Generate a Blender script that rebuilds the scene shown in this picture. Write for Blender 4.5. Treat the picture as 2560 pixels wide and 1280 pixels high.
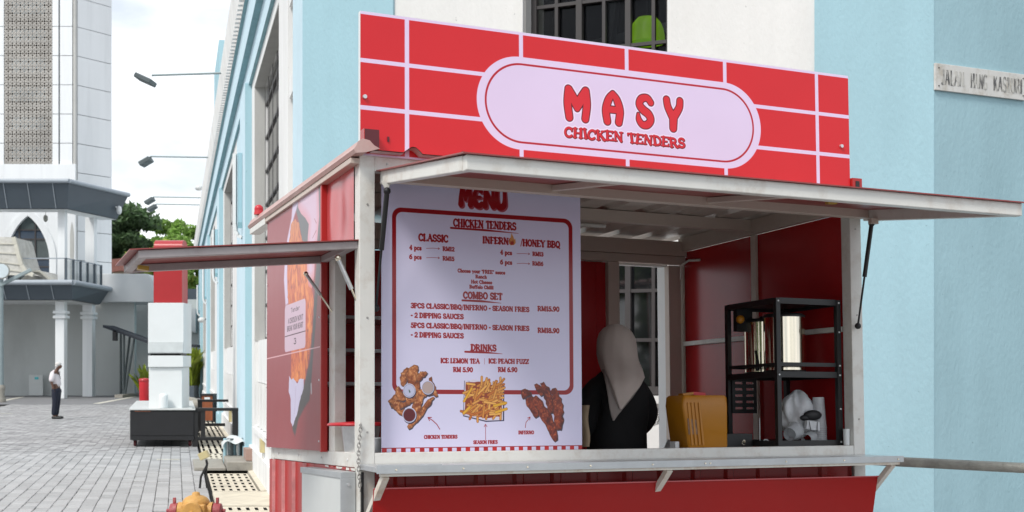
import bpy, bmesh, math, random
import numpy as np
from mathutils import Vector, Matrix

for _o in list(bpy.data.objects):
    bpy.data.objects.remove(_o)
random.seed(7)
C = bpy.context.scene.collection
SC = bpy.context.scene
R = math.radians

# ------------------------------------------------------------------ camera, sky, sun, exposure
cam = bpy.data.cameras.new('camera')
cam.lens = 43.17
cam.sensor_width = 36.0
cam.shift_y = 0.1016
cam.clip_start = 0.1
cam.clip_end = 2000
cam.dof.use_dof = True
cam.dof.focus_distance = 6.3
cam.dof.aperture_fstop = 7.0
camo = bpy.data.objects.new('camera', cam)
camo.location = (0, 0, 1.7)
camo.rotation_euler = (R(90), 0, 0)
C.objects.link(camo)
SC.camera = camo

SUN_EL, SUN_AZ = 50.0, 218.0          # azimuth: degrees clockwise from +Y
world = bpy.data.worlds.new('World')
SC.world = world
world.use_nodes = True
nt = world.node_tree
nt.nodes.clear()
_out = nt.nodes.new('ShaderNodeOutputWorld')
_bg = nt.nodes.new('ShaderNodeBackground')
_sky = nt.nodes.new('ShaderNodeTexSky')
_sky.sky_type = 'NISHITA'
_sky.sun_disc = False
_sky.sun_elevation = R(SUN_EL)
_sky.sun_rotation = R(SUN_AZ)
_sky.air_density = 1.4
_sky.dust_density = 2.0
_tc = nt.nodes.new('ShaderNodeTexCoord')
_mp = nt.nodes.new('ShaderNodeMapping')
_mp.inputs['Scale'].default_value = (1.0, 1.0, 2.6)
_n1 = nt.nodes.new('ShaderNodeTexNoise')
_n1.inputs['Scale'].default_value = 3.1
_n1.inputs['Detail'].default_value = 7
_n1.inputs['Roughness'].default_value = 0.55
_r1 = nt.nodes.new('ShaderNodeValToRGB')
_r1.color_ramp.elements[0].position = 0.33
_r1.color_ramp.elements[0].color = (0.62, 0.62, 0.62, 1)
_r1.color_ramp.elements[1].position = 0.56
_r1.color_ramp.elements[1].color = (1, 1, 1, 1)
_n2 = nt.nodes.new('ShaderNodeTexNoise')
_n2.inputs['Scale'].default_value = 5.5
_n2.inputs['Detail'].default_value = 6
_r2 = nt.nodes.new('ShaderNodeValToRGB')
_r2.color_ramp.elements[0].position = 0.38
_r2.color_ramp.elements[0].color = (5.0, 5.5, 6.1, 1)
_r2.color_ramp.elements[1].position = 0.6
_r2.color_ramp.elements[1].color = (8.9, 9.1, 9.4, 1)
_mx = nt.nodes.new('ShaderNodeMixRGB')
L = nt.links
L.new(_tc.outputs['Generated'], _mp.inputs['Vector'])
L.new(_mp.outputs[0], _n1.inputs['Vector'])
L.new(_mp.outputs[0], _n2.inputs['Vector'])
L.new(_n1.outputs['Fac'], _r1.inputs[0])
L.new(_n2.outputs['Fac'], _r2.inputs[0])
L.new(_r1.outputs[0], _mx.inputs['Fac'])
L.new(_sky.outputs[0], _mx.inputs['Color1'])
L.new(_r2.outputs[0], _mx.inputs['Color2'])
L.new(_mx.outputs[0], _bg.inputs['Color'])
_bg.inputs['Strength'].default_value = 0.1
L.new(_bg.outputs[0], _out.inputs['Surface'])

sun = bpy.data.lights.new('sun', 'SUN')
sun.energy = 1.7
sun.angle = R(16)
sun.color = (1.0, 0.96, 0.9)
suno = bpy.data.objects.new('sun', sun)
_az, _el = R(SUN_AZ), R(SUN_EL)
_dir = Vector((math.sin(_az) * math.cos(_el), math.cos(_az) * math.cos(_el), math.sin(_el)))
suno.rotation_euler = _dir.to_track_quat('Z', 'Y').to_euler()
suno.location = (0, 0, 30)
C.objects.link(suno)

SC.view_settings.view_transform = 'Standard'
SC.view_settings.look = 'None'
SC.view_settings.gamma = 1
SC.view_settings.use_curve_mapping = False
SC.view_settings.exposure = 0.64

# ------------------------------------------------------------------ frames of reference
# the kiosk stands tilted a little on its jacks: its own axes in world space
_ex = Vector((0.91611043, 0.40063519, -0.01526851))
_ey = Vector((-0.40088841, 0.9148383, -0.04857333))
_ez = Vector((-0.00549197, 0.0506195, 0.99870291))
K = Matrix.Identity(4)
for _i in range(3):
    K[_i][0], K[_i][1], K[_i][2] = _ex[_i], _ey[_i], _ez[_i]
K[0][3], K[1][3], K[2][3] = -0.72229465, 5.79672562, 0.00687218
I4 = Matrix.Identity(4)


def FP(Y, D, z):
    "market building, long side: Y = distance along, D = offset into the building"
    return Vector((-0.27362 * Y + D, Y, z))


def frame(origin, ux, uy):
    m = Matrix.Identity(4)
    ux = Vector(ux).normalized(); uy = Vector(uy).normalized(); uz = Vector((0, 0, 1))
    for i in range(3):
        m[i][0], m[i][1], m[i][2], m[i][3] = ux[i], uy[i], uz[i], origin[i]
    return m


# market building, angled corner wall (x along to the right, y into the building)
WM = frame((-2.03, 11.9, 0), (0.915, -0.403, 0), (0.403, 0.915, 0))
# wall right of the corner
WR = frame((3.28, 9.56, 0), (0.91, 0.4155, 0), (-0.4155, 0.91, 0))


def at(px, py, Y):
    "point seen at that spot of the photograph, Y metres away (for laying out the far buildings)"
    return Vector(((px - 1280) / 3070 * Y, Y, 1.7 + (900 - py) / 3070 * Y))


# ------------------------------------------------------------------ materials
def lin(c):
    return c / 12.92 if c <= 0.04045 else ((c + 0.055) / 1.055) ** 2.4


def mat(name, col, rough=0.6, metal=0.0, var=0.12, vscale=3.0, bump=0.0, bscale=40.0, spec=0.5,
        dirt=None, dirt_amt=0.0, dscale=1.5, island=0.0, coat=0.0, stretch=None, alpha=None, trans=0.0, sheen=0.0, streak=0.0, perobj=0.0):
    m = bpy.data.materials.new(name)
    m.use_nodes = True
    t = m.node_tree
    b = t.nodes['Principled BSDF']
    b.inputs['Roughness'].default_value = rough
    b.inputs['Metallic'].default_value = metal
    b.inputs['Specular IOR Level'].default_value = spec
    b.inputs['Coat Weight'].default_value = coat
    b.inputs['Coat Roughness'].default_value = 0.08
    if trans:
        b.inputs['Transmission Weight'].default_value = trans
    if alpha is not None:
        b.inputs['Alpha'].default_value = alpha
    if sheen:
        b.inputs['Sheen Weight'].default_value = sheen
    tc = t.nodes.new('ShaderNodeTexCoord')
    mp = t.nodes.new('ShaderNodeMapping')
    if stretch:
        mp.inputs['Scale'].default_value = stretch
    t.links.new(tc.outputs['Object'], mp.inputs['Vector'])
    n = t.nodes.new('ShaderNodeTexNoise')
    n.inputs['Scale'].default_value = vscale
    n.inputs['Detail'].default_value = 6
    n.inputs['Roughness'].default_value = 0.6
    t.links.new(mp.outputs[0], n.inputs['Vector'])
    mr = t.nodes.new('ShaderNodeMapRange')
    mr.inputs['From Min'].default_value = 0.3
    mr.inputs['From Max'].default_value = 0.7
    mr.inputs['To Min'].default_value = 1 - var
    mr.inputs['To Max'].default_value = 1 + var
    t.links.new(n.outputs['Fac'], mr.inputs['Value'])
    mul = t.nodes.new('ShaderNodeVectorMath')
    mul.operation = 'SCALE'
    mul.inputs[0].default_value = col[:3]
    t.links.new(mr.outputs[0], mul.inputs['Scale'])
    last = mul.outputs[0]
    if island:
        g = t.nodes.new('ShaderNodeNewGeometry')
        m2 = t.nodes.new('ShaderNodeMapRange')
        m2.inputs['To Min'].default_value = 1 - island
        m2.inputs['To Max'].default_value = 1 + island
        t.links.new(g.outputs['Random Per Island'], m2.inputs['Value'])
        v2 = t.nodes.new('ShaderNodeVectorMath')
        v2.operation = 'SCALE'
        t.links.new(last, v2.inputs[0])
        t.links.new(m2.outputs[0], v2.inputs['Scale'])
        last = v2.outputs[0]
    if dirt:
        dn = t.nodes.new('ShaderNodeTexNoise')
        dn.inputs['Scale'].default_value = dscale
        dn.inputs['Detail'].default_value = 8
        dn.inputs['Roughness'].default_value = 0.65
        t.links.new(mp.outputs[0], dn.inputs['Vector'])
        dr = t.nodes.new('ShaderNodeMapRange')
        dr.inputs['From Min'].default_value = 0.5
        dr.inputs['From Max'].default_value = 0.75
        dr.inputs['To Max'].default_value = dirt_amt
        t.links.new(dn.outputs['Fac'], dr.inputs['Value'])
        mx = t.nodes.new('ShaderNodeMixRGB')
        mx.inputs['Color2'].default_value = (*dirt, 1)
        t.links.new(dr.outputs[0], mx.inputs['Fac'])
        t.links.new(last, mx.inputs['Color1'])
        last = mx.outputs[0]
    def scaled(src, fac):
        v3 = t.nodes.new('ShaderNodeVectorMath'); v3.operation = 'SCALE'
        t.links.new(src, v3.inputs[0]); t.links.new(fac, v3.inputs['Scale'])
        return v3.outputs[0]
    if streak:
        m3 = t.nodes.new('ShaderNodeMapping'); m3.inputs['Scale'].default_value = (4.0, 4.0, 0.22)
        t.links.new(tc.outputs['Object'], m3.inputs['Vector'])
        n3 = t.nodes.new('ShaderNodeTexNoise'); n3.inputs['Scale'].default_value = 1.6; n3.inputs['Detail'].default_value = 7
        t.links.new(m3.outputs[0], n3.inputs['Vector'])
        r3 = t.nodes.new('ShaderNodeMapRange'); r3.inputs['From Min'].default_value = 0.42; r3.inputs['From Max'].default_value = 0.72
        r3.inputs['To Min'].default_value = 1 + streak * .3; r3.inputs['To Max'].default_value = 1 - streak
        t.links.new(n3.outputs['Fac'], r3.inputs['Value'])
        last = scaled(last, r3.outputs[0])
        n4 = t.nodes.new('ShaderNodeTexNoise'); n4.inputs['Scale'].default_value = 26; n4.inputs['Detail'].default_value = 2
        t.links.new(tc.outputs['Object'], n4.inputs['Vector'])
        r4 = t.nodes.new('ShaderNodeMapRange'); r4.inputs['From Min'].default_value = 0.74; r4.inputs['From Max'].default_value = 0.80
        r4.inputs['To Min'].default_value = 1.0; r4.inputs['To Max'].default_value = 0.7
        t.links.new(n4.outputs['Fac'], r4.inputs['Value'])
        last = scaled(last, r4.outputs[0])
    if perobj:
        oi = t.nodes.new('ShaderNodeObjectInfo')
        r5 = t.nodes.new('ShaderNodeMapRange'); r5.inputs['To Min'].default_value = 1 - perobj; r5.inputs['To Max'].default_value = 1 + perobj
        t.links.new(oi.outputs['Random'], r5.inputs['Value'])
        last = scaled(last, r5.outputs[0])
    t.links.new(last, b.inputs['Base Color'])
    if bump:
        bn = t.nodes.new('ShaderNodeTexNoise')
        bn.inputs['Scale'].default_value = bscale
        bn.inputs['Detail'].default_value = 4
        t.links.new(mp.outputs[0], bn.inputs['Vector'])
        bp = t.nodes.new('ShaderNodeBump')
        bp.inputs['Strength'].default_value = bump
        bp.inputs['Distance'].default_value = 0.01
        t.links.new(bn.outputs['Fac'], bp.inputs['Height'])
        t.links.new(bp.outputs[0], b.inputs['Normal'])
    return m


BLUE = (0.352, 0.55, 0.62)
PALEBLUE = (0.56, 0.72, 0.80)
M = {}
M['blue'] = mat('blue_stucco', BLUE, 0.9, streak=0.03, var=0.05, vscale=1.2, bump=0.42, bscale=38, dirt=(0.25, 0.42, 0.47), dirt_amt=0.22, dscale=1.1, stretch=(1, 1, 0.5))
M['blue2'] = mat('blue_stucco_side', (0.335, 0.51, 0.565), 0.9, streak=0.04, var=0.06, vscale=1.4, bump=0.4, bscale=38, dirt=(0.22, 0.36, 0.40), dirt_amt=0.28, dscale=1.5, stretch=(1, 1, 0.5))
M['paleblue'] = mat('pale_blue_stucco', PALEBLUE, 0.85, var=0.04, bump=0.2, bscale=40)
M['teal'] = mat('teal_paint', (0.22, 0.40, 0.45), 0.8, var=0.12, vscale=5)
M['whitewall'] = mat('white_stucco', (0.75, 0.75, 0.73), 0.9, streak=0.035, var=0.03, vscale=1.2, bump=0.35, bscale=34, dirt=(0.55, 0.53, 0.49), dirt_amt=0.22, dscale=1.0, stretch=(1, 1, 0.5))
M['white2'] = mat('white_facade_paint', (0.78, 0.78, 0.77), 0.8, streak=0.08, var=0.04, vscale=2, bump=0.15, bscale=30, dirt=(0.45, 0.43, 0.40), dirt_amt=0.25, dscale=2.5, stretch=(1, 1, 0.3))
M['greywall'] = mat('grey_reveal_paint', (0.5, 0.5, 0.48), 0.85, var=0.06, vscale=2, dirt=(0.3, 0.29, 0.27), dirt_amt=0.3, dscale=3, stretch=(1, 1, 0.4))
M['frame_dark'] = mat('dark_window_frame', (0.050, 0.045, 0.045), 0.5, var=0.1)
M['glass'] = mat('dark_window_glass', (0.010, 0.011, 0.013), 0.04, var=0.3, spec=0.9)
M['clearglass'] = mat('thin_dark_glass', (0.008, 0.008, 0.010), 0.04, var=0.1, spec=0.4, alpha=0.28)
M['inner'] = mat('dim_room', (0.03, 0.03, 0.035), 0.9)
M['kwhite'] = mat('white_painted_steel', (0.70, 0.69, 0.65), 0.40, var=0.04, vscale=6, bump=0.08, bscale=40, dirt=(0.34, 0.22, 0.13), dirt_amt=0.42, dscale=8)
M['kinner'] = mat('cream_painted_steel', (0.56, 0.47, 0.41), 0.5, var=0.06, vscale=6, dirt=(0.3, 0.2, 0.13), dirt_amt=0.2, dscale=6)
M['rusty'] = mat('white_steel_with_rust', (0.66, 0.62, 0.55), 0.5, var=0.06, vscale=9, dirt=(0.36, 0.17, 0.06), dirt_amt=0.75, dscale=9)
M['kred'] = mat('red_sheet_metal', (0.42, 0.018, 0.016), 0.3, var=0.08, vscale=2.0, bump=0.03, bscale=6, spec=0.5)
M['kredin'] = mat('red_panel_inside', (0.40, 0.010, 0.013), 0.22, var=0.1, vscale=2.0, bump=0.05, bscale=4, spec=0.38)
M['kredpale'] = mat('faded_red_glossy_sheet', (0.50, 0.07, 0.075), 0.22, var=0.12, vscale=3.0, bump=0.08, bscale=5, spec=0.8)
M['kgloss'] = mat('red_glossy_panel', (0.33, 0.006, 0.005), 0.25, var=0.05, vscale=1.5, bump=0.03, bscale=3, spec=0.35)
M['trimpink'] = mat('faded_pink_trim', (0.52, 0.33, 0.30), 0.4, var=0.1, vscale=5, dirt=(0.6, 0.55, 0.5), dirt_amt=0.4, dscale=6)
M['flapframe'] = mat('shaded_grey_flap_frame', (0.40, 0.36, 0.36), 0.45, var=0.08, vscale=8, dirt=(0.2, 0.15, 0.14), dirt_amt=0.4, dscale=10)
M['roofred'] = mat('faded_maroon_roof_sheet', (0.36, 0.17, 0.15), 0.45, var=0.12, vscale=5, dirt=(0.5, 0.42, 0.38), dirt_amt=0.4, dscale=6)
M['maroon'] = mat('maroon_steel', (0.10, 0.008, 0.014), 0.4)
M['flapunder'] = mat('maroon_flap_sheet', (0.27, 0.05, 0.045), 0.4, var=0.12, vscale=4)
M['ceil'] = mat('cream_roof_sheet_underside', (0.62, 0.55, 0.49), 0.22, var=0.12, vscale=5, bump=0.06, bscale=9)
M['pinkedge'] = mat('pink_rib_side', (0.62, 0.27, 0.27), 0.5, var=0.2, vscale=12)
M['steel'] = mat('brushed_steel', (0.62, 0.63, 0.64), 0.32, 0.75, var=0.08, vscale=12, bump=0.05, bscale=50, stretch=(0.3, 3, 3))
M['chrome'] = mat('polished_steel', (0.82, 0.74, 0.60), 0.13, 1.0, var=0.04, bump=0.04, bscale=6, stretch=(6, 6, 0.1))  # warm tint in the base colour stands in for golden reflections
M['black'] = mat('black_powder_coat', (0.014, 0.014, 0.015), 0.4, var=0.2)
M['blackmatt'] = mat('black_plastic', (0.010, 0.010, 0.012), 0.55, var=0.2)
M['greybox'] = mat('light_grey_enamel', (0.60, 0.62, 0.61), 0.35, var=0.03, vscale=3, dirt=(0.4, 0.4, 0.38), dirt_amt=0.15, dscale=5)
M['aluminium'] = mat('aluminium_edging', (0.50, 0.52, 0.53), 0.4, 0.6, var=0.08, vscale=10)
M['red'] = mat('red_plastic', (0.55, 0.02, 0.03), 0.35)
M['yellow'] = mat('amber_plastic', (0.48, 0.19, 0.008), 0.35, var=0.08, vscale=4)
M['fabric'] = mat('taupe_chiffon', (0.44, 0.375, 0.34), 0.85, var=0.05, vscale=5, bump=0.12, bscale=160, sheen=0.2)
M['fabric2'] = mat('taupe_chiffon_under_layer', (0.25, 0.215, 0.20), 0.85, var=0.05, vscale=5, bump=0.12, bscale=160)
M['blackcloth'] = mat('black_cloth', (0.006, 0.006, 0.007), 0.9, var=0.3, bump=0.2, bscale=20)
M['beigecloth'] = mat('beige_cloth', (0.45, 0.34, 0.23), 0.9, var=0.1)
M['skin'] = mat('skin', (0.42, 0.22, 0.14), 0.55, var=0.05)
M['skindark'] = mat('dark_brown_skin', (0.12, 0.055, 0.035), 0.55, var=0.06)
M['hairwhite'] = mat('white_hair', (0.6, 0.58, 0.56), 0.9, var=0.15, vscale=60, bump=0.3)
M['hairdark'] = mat('black_hair', (0.01, 0.008, 0.007), 0.6)
M['shirt'] = mat('pinkish_white_shirt', (0.72, 0.66, 0.68), 0.85, var=0.05, vscale=8, bump=0.3, bscale=14)
M['trousers'] = mat('navy_trousers', (0.012, 0.015, 0.03), 0.85, var=0.15, bump=0.3, bscale=14)
M['shoe'] = mat('black_leather', (0.01, 0.01, 0.01), 0.4)
M['paver'] = mat('grey_paving_stone', (0.395, 0.39, 0.39), 0.75, var=0.10, vscale=1.0, bump=0.35, bscale=30, island=0.16, perobj=0.12, dirt=(0.23, 0.23, 0.235), dirt_amt=0.6, dscale=0.7)
M['joint'] = mat('dark_sand_joint', (0.16, 0.155, 0.15), 0.95, var=0.2, vscale=8)
M['asphalt'] = mat('pale_asphalt', (0.20, 0.20, 0.205), 0.9, var=0.1, vscale=3, bump=0.3, bscale=60)
M['lane'] = mat('worn_road_paint', (0.6, 0.58, 0.5), 0.8, var=0.15, vscale=8)
M['concrete'] = mat('cream_concrete', (0.62, 0.56, 0.45), 0.9, var=0.10, vscale=6, bump=0.3, bscale=50, dirt=(0.3, 0.26, 0.2), dirt_amt=0.4, dscale=4)
M['concgrey'] = mat('grey_concrete', (0.33, 0.31, 0.27), 0.9, var=0.12, vscale=6, bump=0.4, bscale=40, dirt=(0.15, 0.14, 0.12), dirt_amt=0.5, dscale=5)
M['pit'] = mat('dark_drain', (0.012, 0.011, 0.01), 0.9)
M['hydrant'] = mat('orange_cast_iron', (0.62, 0.34, 0.09), 0.5, var=0.14, vscale=14, bump=0.5, bscale=70, dirt=(0.34, 0.16, 0.05), dirt_amt=0.4, dscale=12)
M['hydred'] = mat('dull_red_cast_iron', (0.36, 0.06, 0.07), 0.5, var=0.15, vscale=14, bump=0.5, bscale=70, dirt=(0.5, 0.25, 0.22), dirt_amt=0.6, dscale=20)
M['beige'] = mat('beige_plastic', (0.56, 0.48, 0.26), 0.5, var=0.05)
M['cable'] = mat('black_cable', (0.012, 0.012, 0.014), 0.5)
M['whitemetal'] = mat('white_enamel', (0.74, 0.76, 0.76), 0.45, var=0.03, vscale=2)
M['totemred'] = mat('red_enamel', (0.42, 0.03, 0.035), 0.28, var=0.05)
M['slate'] = mat('slate_grey_cladding', (0.075, 0.095, 0.115), 0.45, var=0.06, vscale=1)
M['slatelight'] = mat('pale_slate_edge', (0.33, 0.37, 0.41), 0.5, var=0.05)
M['tower'] = mat('white_tower_cladding', (0.80, 0.82, 0.83), 0.6, var=0.04, vscale=0.5, dirt=(0.5, 0.52, 0.53), dirt_amt=0.3, dscale=0.6, stretch=(3, 3, 0.2))
M['towergap'] = mat('cladding_joint', (0.25, 0.27, 0.28), 0.8)
M['lattice'] = mat('grey_brown_screen', (0.42, 0.40, 0.37), 0.7, var=0.15, vscale=1)
M['latticeback'] = mat('pale_bluish_window_band', (0.60, 0.68, 0.71), 0.5, var=0.15, vscale=1)
M['darkback'] = mat('dark_void', (0.16, 0.13, 0.10), 0.9)
M['greyrender'] = mat('grey_render', (0.54, 0.56, 0.55), 0.9, var=0.06, vscale=0.4, bump=0.1, bscale=8, dirt=(0.25, 0.26, 0.26), dirt_amt=0.3, dscale=0.5, stretch=(1, 1, 0.4))
M['greylight'] = mat('pale_grey_render', (0.60, 0.62, 0.63), 0.9, var=0.05, vscale=0.4, bump=0.1, bscale=8)
M['navyglass'] = mat('blue_tinted_glass', (0.03, 0.05, 0.08), 0.12, var=0.25, vscale=0.8, spec=0.5)
M['darkglass'] = mat('grey_green_glass', (0.07, 0.09, 0.09), 0.15, var=0.4, vscale=0.8, spec=0.5)
M['railglass'] = mat('smoky_rail_glass', (0.25, 0.3, 0.32), 0.1, alpha=0.55)
M['tile'] = mat('weathered_roof_tiles', (0.58, 0.57, 0.53), 0.9, var=0.15, vscale=4, dirt=(0.3, 0.27, 0.2), dirt_amt=0.5, dscale=3)
M['redtile'] = mat('red_brown_roof_tiles', (0.25, 0.11, 0.09), 0.8, var=0.2, vscale=4)
M['cream'] = mat('cream_paint', (0.6, 0.58, 0.5), 0.8)
M['galv'] = mat('weathered_galvanised_pipe', (0.30, 0.30, 0.27), 0.55, 0.3, var=0.2, vscale=14, bump=0.2, bscale=60, dirt=(0.5, 0.5, 0.45), dirt_amt=0.5, dscale=9)
M['bark'] = mat('grey_brown_bark', (0.12, 0.09, 0.06), 0.9, var=0.25, vscale=3, bump=0.5, bscale=10)
M['leafdark'] = mat('dark_green_leaves', (0.07, 0.125, 0.05), 0.7, var=0.45, vscale=0.5, island=0.45)
M['leafmid'] = mat('green_leaves', (0.22, 0.36, 0.08), 0.7, var=0.4, vscale=0.5, island=0.45)
M['leaflight'] = mat('yellow_green_leaves', (0.34, 0.42, 0.08), 0.7, var=0.4, vscale=0.5, island=0.4)
M['leafbright'] = mat('bright_yellow_green_leaves', (0.26, 0.33, 0.04), 0.5, var=0.35, vscale=3, island=0.35)
M['wood'] = mat('orange_brown_timber', (0.30, 0.085, 0.03), 0.6, var=0.2, vscale=12, stretch=(1, 1, 0.15))
M['lampgrey'] = mat('dark_grey_lamp_housing', (0.09, 0.11, 0.115), 0.5, var=0.1)
M['armgrey'] = mat('blue_grey_arm_steel', (0.27, 0.33, 0.34), 0.5, var=0.08)
M['green'] = mat('lime_green_shade', (0.20, 0.42, 0.02), 0.35, var=0.15, vscale=5)
_b = M['green'].node_tree.nodes['Principled BSDF']
_b.inputs['Emission Color'].default_value = (0.22, 0.45, 0.01, 1)
_b.inputs['Emission Strength'].default_value = 0.35
M['plasticclear'] = mat('cloudy_clear_plastic', (0.62, 0.64, 0.66), 0.25, var=0.15, vscale=20, alpha=0.62)
M['bag'] = mat('thin_white_carrier_bag', (0.62, 0.63, 0.65), 0.4, var=0.15, vscale=15, bump=0.6, bscale=25, alpha=0.9)
for _k in ('leafdark', 'leafmid', 'leaflight', 'leafbright'):
    _t = M[_k].node_tree; _pb = _t.nodes['Principled BSDF']; _tr = _t.nodes.new('ShaderNodeBsdfTranslucent'); _ms = _t.nodes.new('ShaderNodeMixShader')
    _ms.inputs[0].default_value = 0.38
    _t.links.new(_pb.inputs['Base Color'].links[0].from_socket, _tr.inputs['Color'])
    _o = [n for n in _t.nodes if n.type == 'OUTPUT_MATERIAL'][0]
    _t.links.new(_pb.outputs[0], _ms.inputs[1]); _t.links.new(_tr.outputs[0], _ms.inputs[2]); _t.links.new(_ms.outputs[0], _o.inputs['Surface'])
M['chain'] = mat('dull_steel_chain', (0.40, 0.38, 0.36), 0.4, 0.7, var=0.3, vscale=40)
M['brass'] = mat('brass_latch', (0.45, 0.28, 0.06), 0.4, 0.7)


# ------------------------------------------------------------------ mesh builder
class MB:
    def __init__(self):
        self.v = []; self.f = []; self.m = []; self.mats = []; self.smooth = []

    def _mi(self, m):
        if m not in self.mats:
            self.mats.append(m)
        return self.mats.index(m)

    def add(self, vs, fs, m, T=None, smooth=False):
        o = len(self.v)
        for p in vs:
            p = Vector(p)
            self.v.append(T @ p if T is not None else p)
        k = self._mi(m)
        for f in fs:
            self.f.append([i + o for i in f]); self.m.append(k); self.smooth.append(smooth)
        return self

    def box(self, a, b, m, T=None):
        x0, y0, z0 = a; x1, y1, z1 = b
        if x0 > x1: x0, x1 = x1, x0
        if y0 > y1: y0, y1 = y1, y0
        if z0 > z1: z0, z1 = z1, z0
        vs = [(x0, y0, z0), (x1, y0, z0), (x1, y1, z0), (x0, y1, z0), (x0, y0, z1), (x1, y0, z1), (x1, y1, z1), (x0, y1, z1)]
        fs = [(0, 3, 2, 1), (4, 5, 6, 7), (0, 1, 5, 4), (1, 2, 6, 5), (2, 3, 7, 6), (3, 0, 4, 7)]
        return self.add(vs, fs, m, T)

    def hexa(self, p, m, T=None):
        "eight corners: bottom four, then top four"
        fs = [(0, 3, 2, 1), (4, 5, 6, 7), (0, 1, 5, 4), (1, 2, 6, 5), (2, 3, 7, 6), (3, 0, 4, 7)]
        return self.add(p, fs, m, T)

    def bar(self, p, q, w, h, m, T=None, up=(0, 0, 1)):
        "rectangular bar from p to q, w across and h along up"
        p = Vector(p); q = Vector(q); d = (q - p).normalized(); u = Vector(up)
        s = d.cross(u)
        if s.length < 1e-4: s = d.cross(Vector((0, 1, 0)))
        s.normalize(); u = s.cross(d).normalized()
        a = s * w / 2; b = u * h / 2
        vs = [p - a - b, p + a - b, p + a + b, p - a + b, q - a - b, q + a - b, q + a + b, q - a + b]
        fs = [(0, 1, 2, 3), (7, 6, 5, 4), (0, 4, 5, 1), (1, 5, 6, 2), (2, 6, 7, 3), (3, 7, 4, 0)]
        return self.add(vs, fs, m, T)

    def cyl(self, p, q, r0, r1, m, n=16, T=None, caps=True, smooth=True):
        p = Vector(p); q = Vector(q); d = (q - p).normalized()
        s = d.orthogonal().normalized(); u = d.cross(s)
        vs = []
        for k in range(n):
            a = 2 * math.pi * k / n
            e = s * math.cos(a) + u * math.sin(a)
            vs.append(p + e * r0); vs.append(q + e * r1)
        fs = [(2 * k, 2 * ((k + 1) % n), 2 * ((k + 1) % n) + 1, 2 * k + 1) for k in range(n)]
        self.add(vs, fs, m, T, smooth)
        if caps:
            self.add([vs[2 * k] for k in range(n)], [tuple(reversed(range(n)))], m, T)
            self.add([vs[2 * k + 1] for k in range(n)], [tuple(range(n))], m, T)
        return self

    def tube(self, pts, r, m, n=8, T=None):
        for a, b in zip(pts[:-1], pts[1:]):
            self.cyl(a, b, r, r, m, n, T)
        return self

    def loft(self, rings, m, T=None, cap=True, smooth=True, closed=True):
        n = len(rings[0]); vs = [p for r in rings for p in r]; fs = []
        for i in range(len(rings) - 1):
            for k in range(n if closed else n - 1):
                a = i * n + k; b = i * n + (k + 1) % n
                fs.append((a, b, b + n, a + n))
        self.add(vs, fs, m, T, smooth)
        if cap and closed:
            self.add(rings[0], [tuple(reversed(range(n)))], m, T)
            self.add(rings[-1], [tuple(range(n))], m, T)
        return self

    def lathe(self, prof, c, m, n=24, T=None, cap=True):
        rings = [[(c[0] + r * math.cos(2 * math.pi * k / n), c[1] + r * math.sin(2 * math.pi * k / n), c[2] + z) for k in range(n)] for r, z in prof]
        return self.loft(rings, m, T, cap)

    def ball(self, c, r, m, n=14, T=None, sc=(1, 1, 1)):
        prof = [(max(1e-4, math.sin(math.pi * i / (n // 2))), -math.cos(math.pi * i / (n // 2))) for i in range(n // 2 + 1)]
        rings = [[(c[0] + r * sc[0] * a * math.cos(2 * math.pi * k / n), c[1] + r * sc[1] * a * math.sin(2 * math.pi * k / n), c[2] + r * sc[2] * z) for k in range(n)] for a, z in prof]
        return self.loft(rings, m, T, False)

    def prism(self, poly, y0, y1, m, T=None):
        "polygon in x,z pushed out from y0 to y1"
        n = len(poly)
        vs = [(x, y0, z) for x, z in poly] + [(x, y1, z) for x, z in poly]
        fs = [tuple(range(n)), tuple(reversed(range(n, 2 * n)))] + [(k, k + n, (k + 1) % n + n, (k + 1) % n) for k in range(n)]
        return self.add(vs, fs, m, T)

    def build(self, name, parent=None, bevel=0.0, mw=None, base=None):
        me = bpy.data.meshes.new(name)
        vs = [Vector(p) for p in self.v]
        if base is not None:
            b = Vector(base); vs = [p - b for p in vs]
        me.from_pydata([tuple(p) for p in vs], [], self.f)
        for m in self.mats: me.materials.append(m)
        me.polygons.foreach_set('material_index', self.m)
        me.polygons.foreach_set('use_smooth', self.smooth)
        bm = bmesh.new(); bm.from_mesh(me)
        bmesh.ops.remove_doubles(bm, verts=bm.verts, dist=1e-5) if bevel else None
        bmesh.ops.recalc_face_normals(bm, faces=bm.faces)
        bm.to_mesh(me); bm.free(); me.update()
        o = bpy.data.objects.new(name, me); C.objects.link(o)
        if bevel:
            md = o.modifiers.new('bevel', 'BEVEL'); md.width = bevel; md.segments = 2; md.limit_method = 'ANGLE'; md.angle_limit = R(50)
        if parent is not None: o.parent = parent
        elif mw is not None: o.matrix_world = mw
        elif base is not None: o.location = base
        return o


def tag(o, label, cat, group=None):
    o['label'] = label; o['category'] = cat
    if group: o['group'] = group
    return o


def struct(o, kind='structure', label=None):
    o['kind'] = kind
    if label: o['label'] = label
    return o


def thing(name, label, cat, base=(0, 0, 0), fr=I4, group=None, rz=0.0):
    o = bpy.data.objects.new(name, None); C.objects.link(o)
    o.empty_display_size = 0.2
    o.matrix_world = fr @ Matrix.Translation(Vector(base)) @ Matrix.Rotation(rz, 4, 'Z')
    return tag(o, label, cat, group)


def rel(base):
    "matrix bringing frame coordinates to coordinates about a thing's base"
    return Matrix.Translation(-Vector(base))


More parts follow.
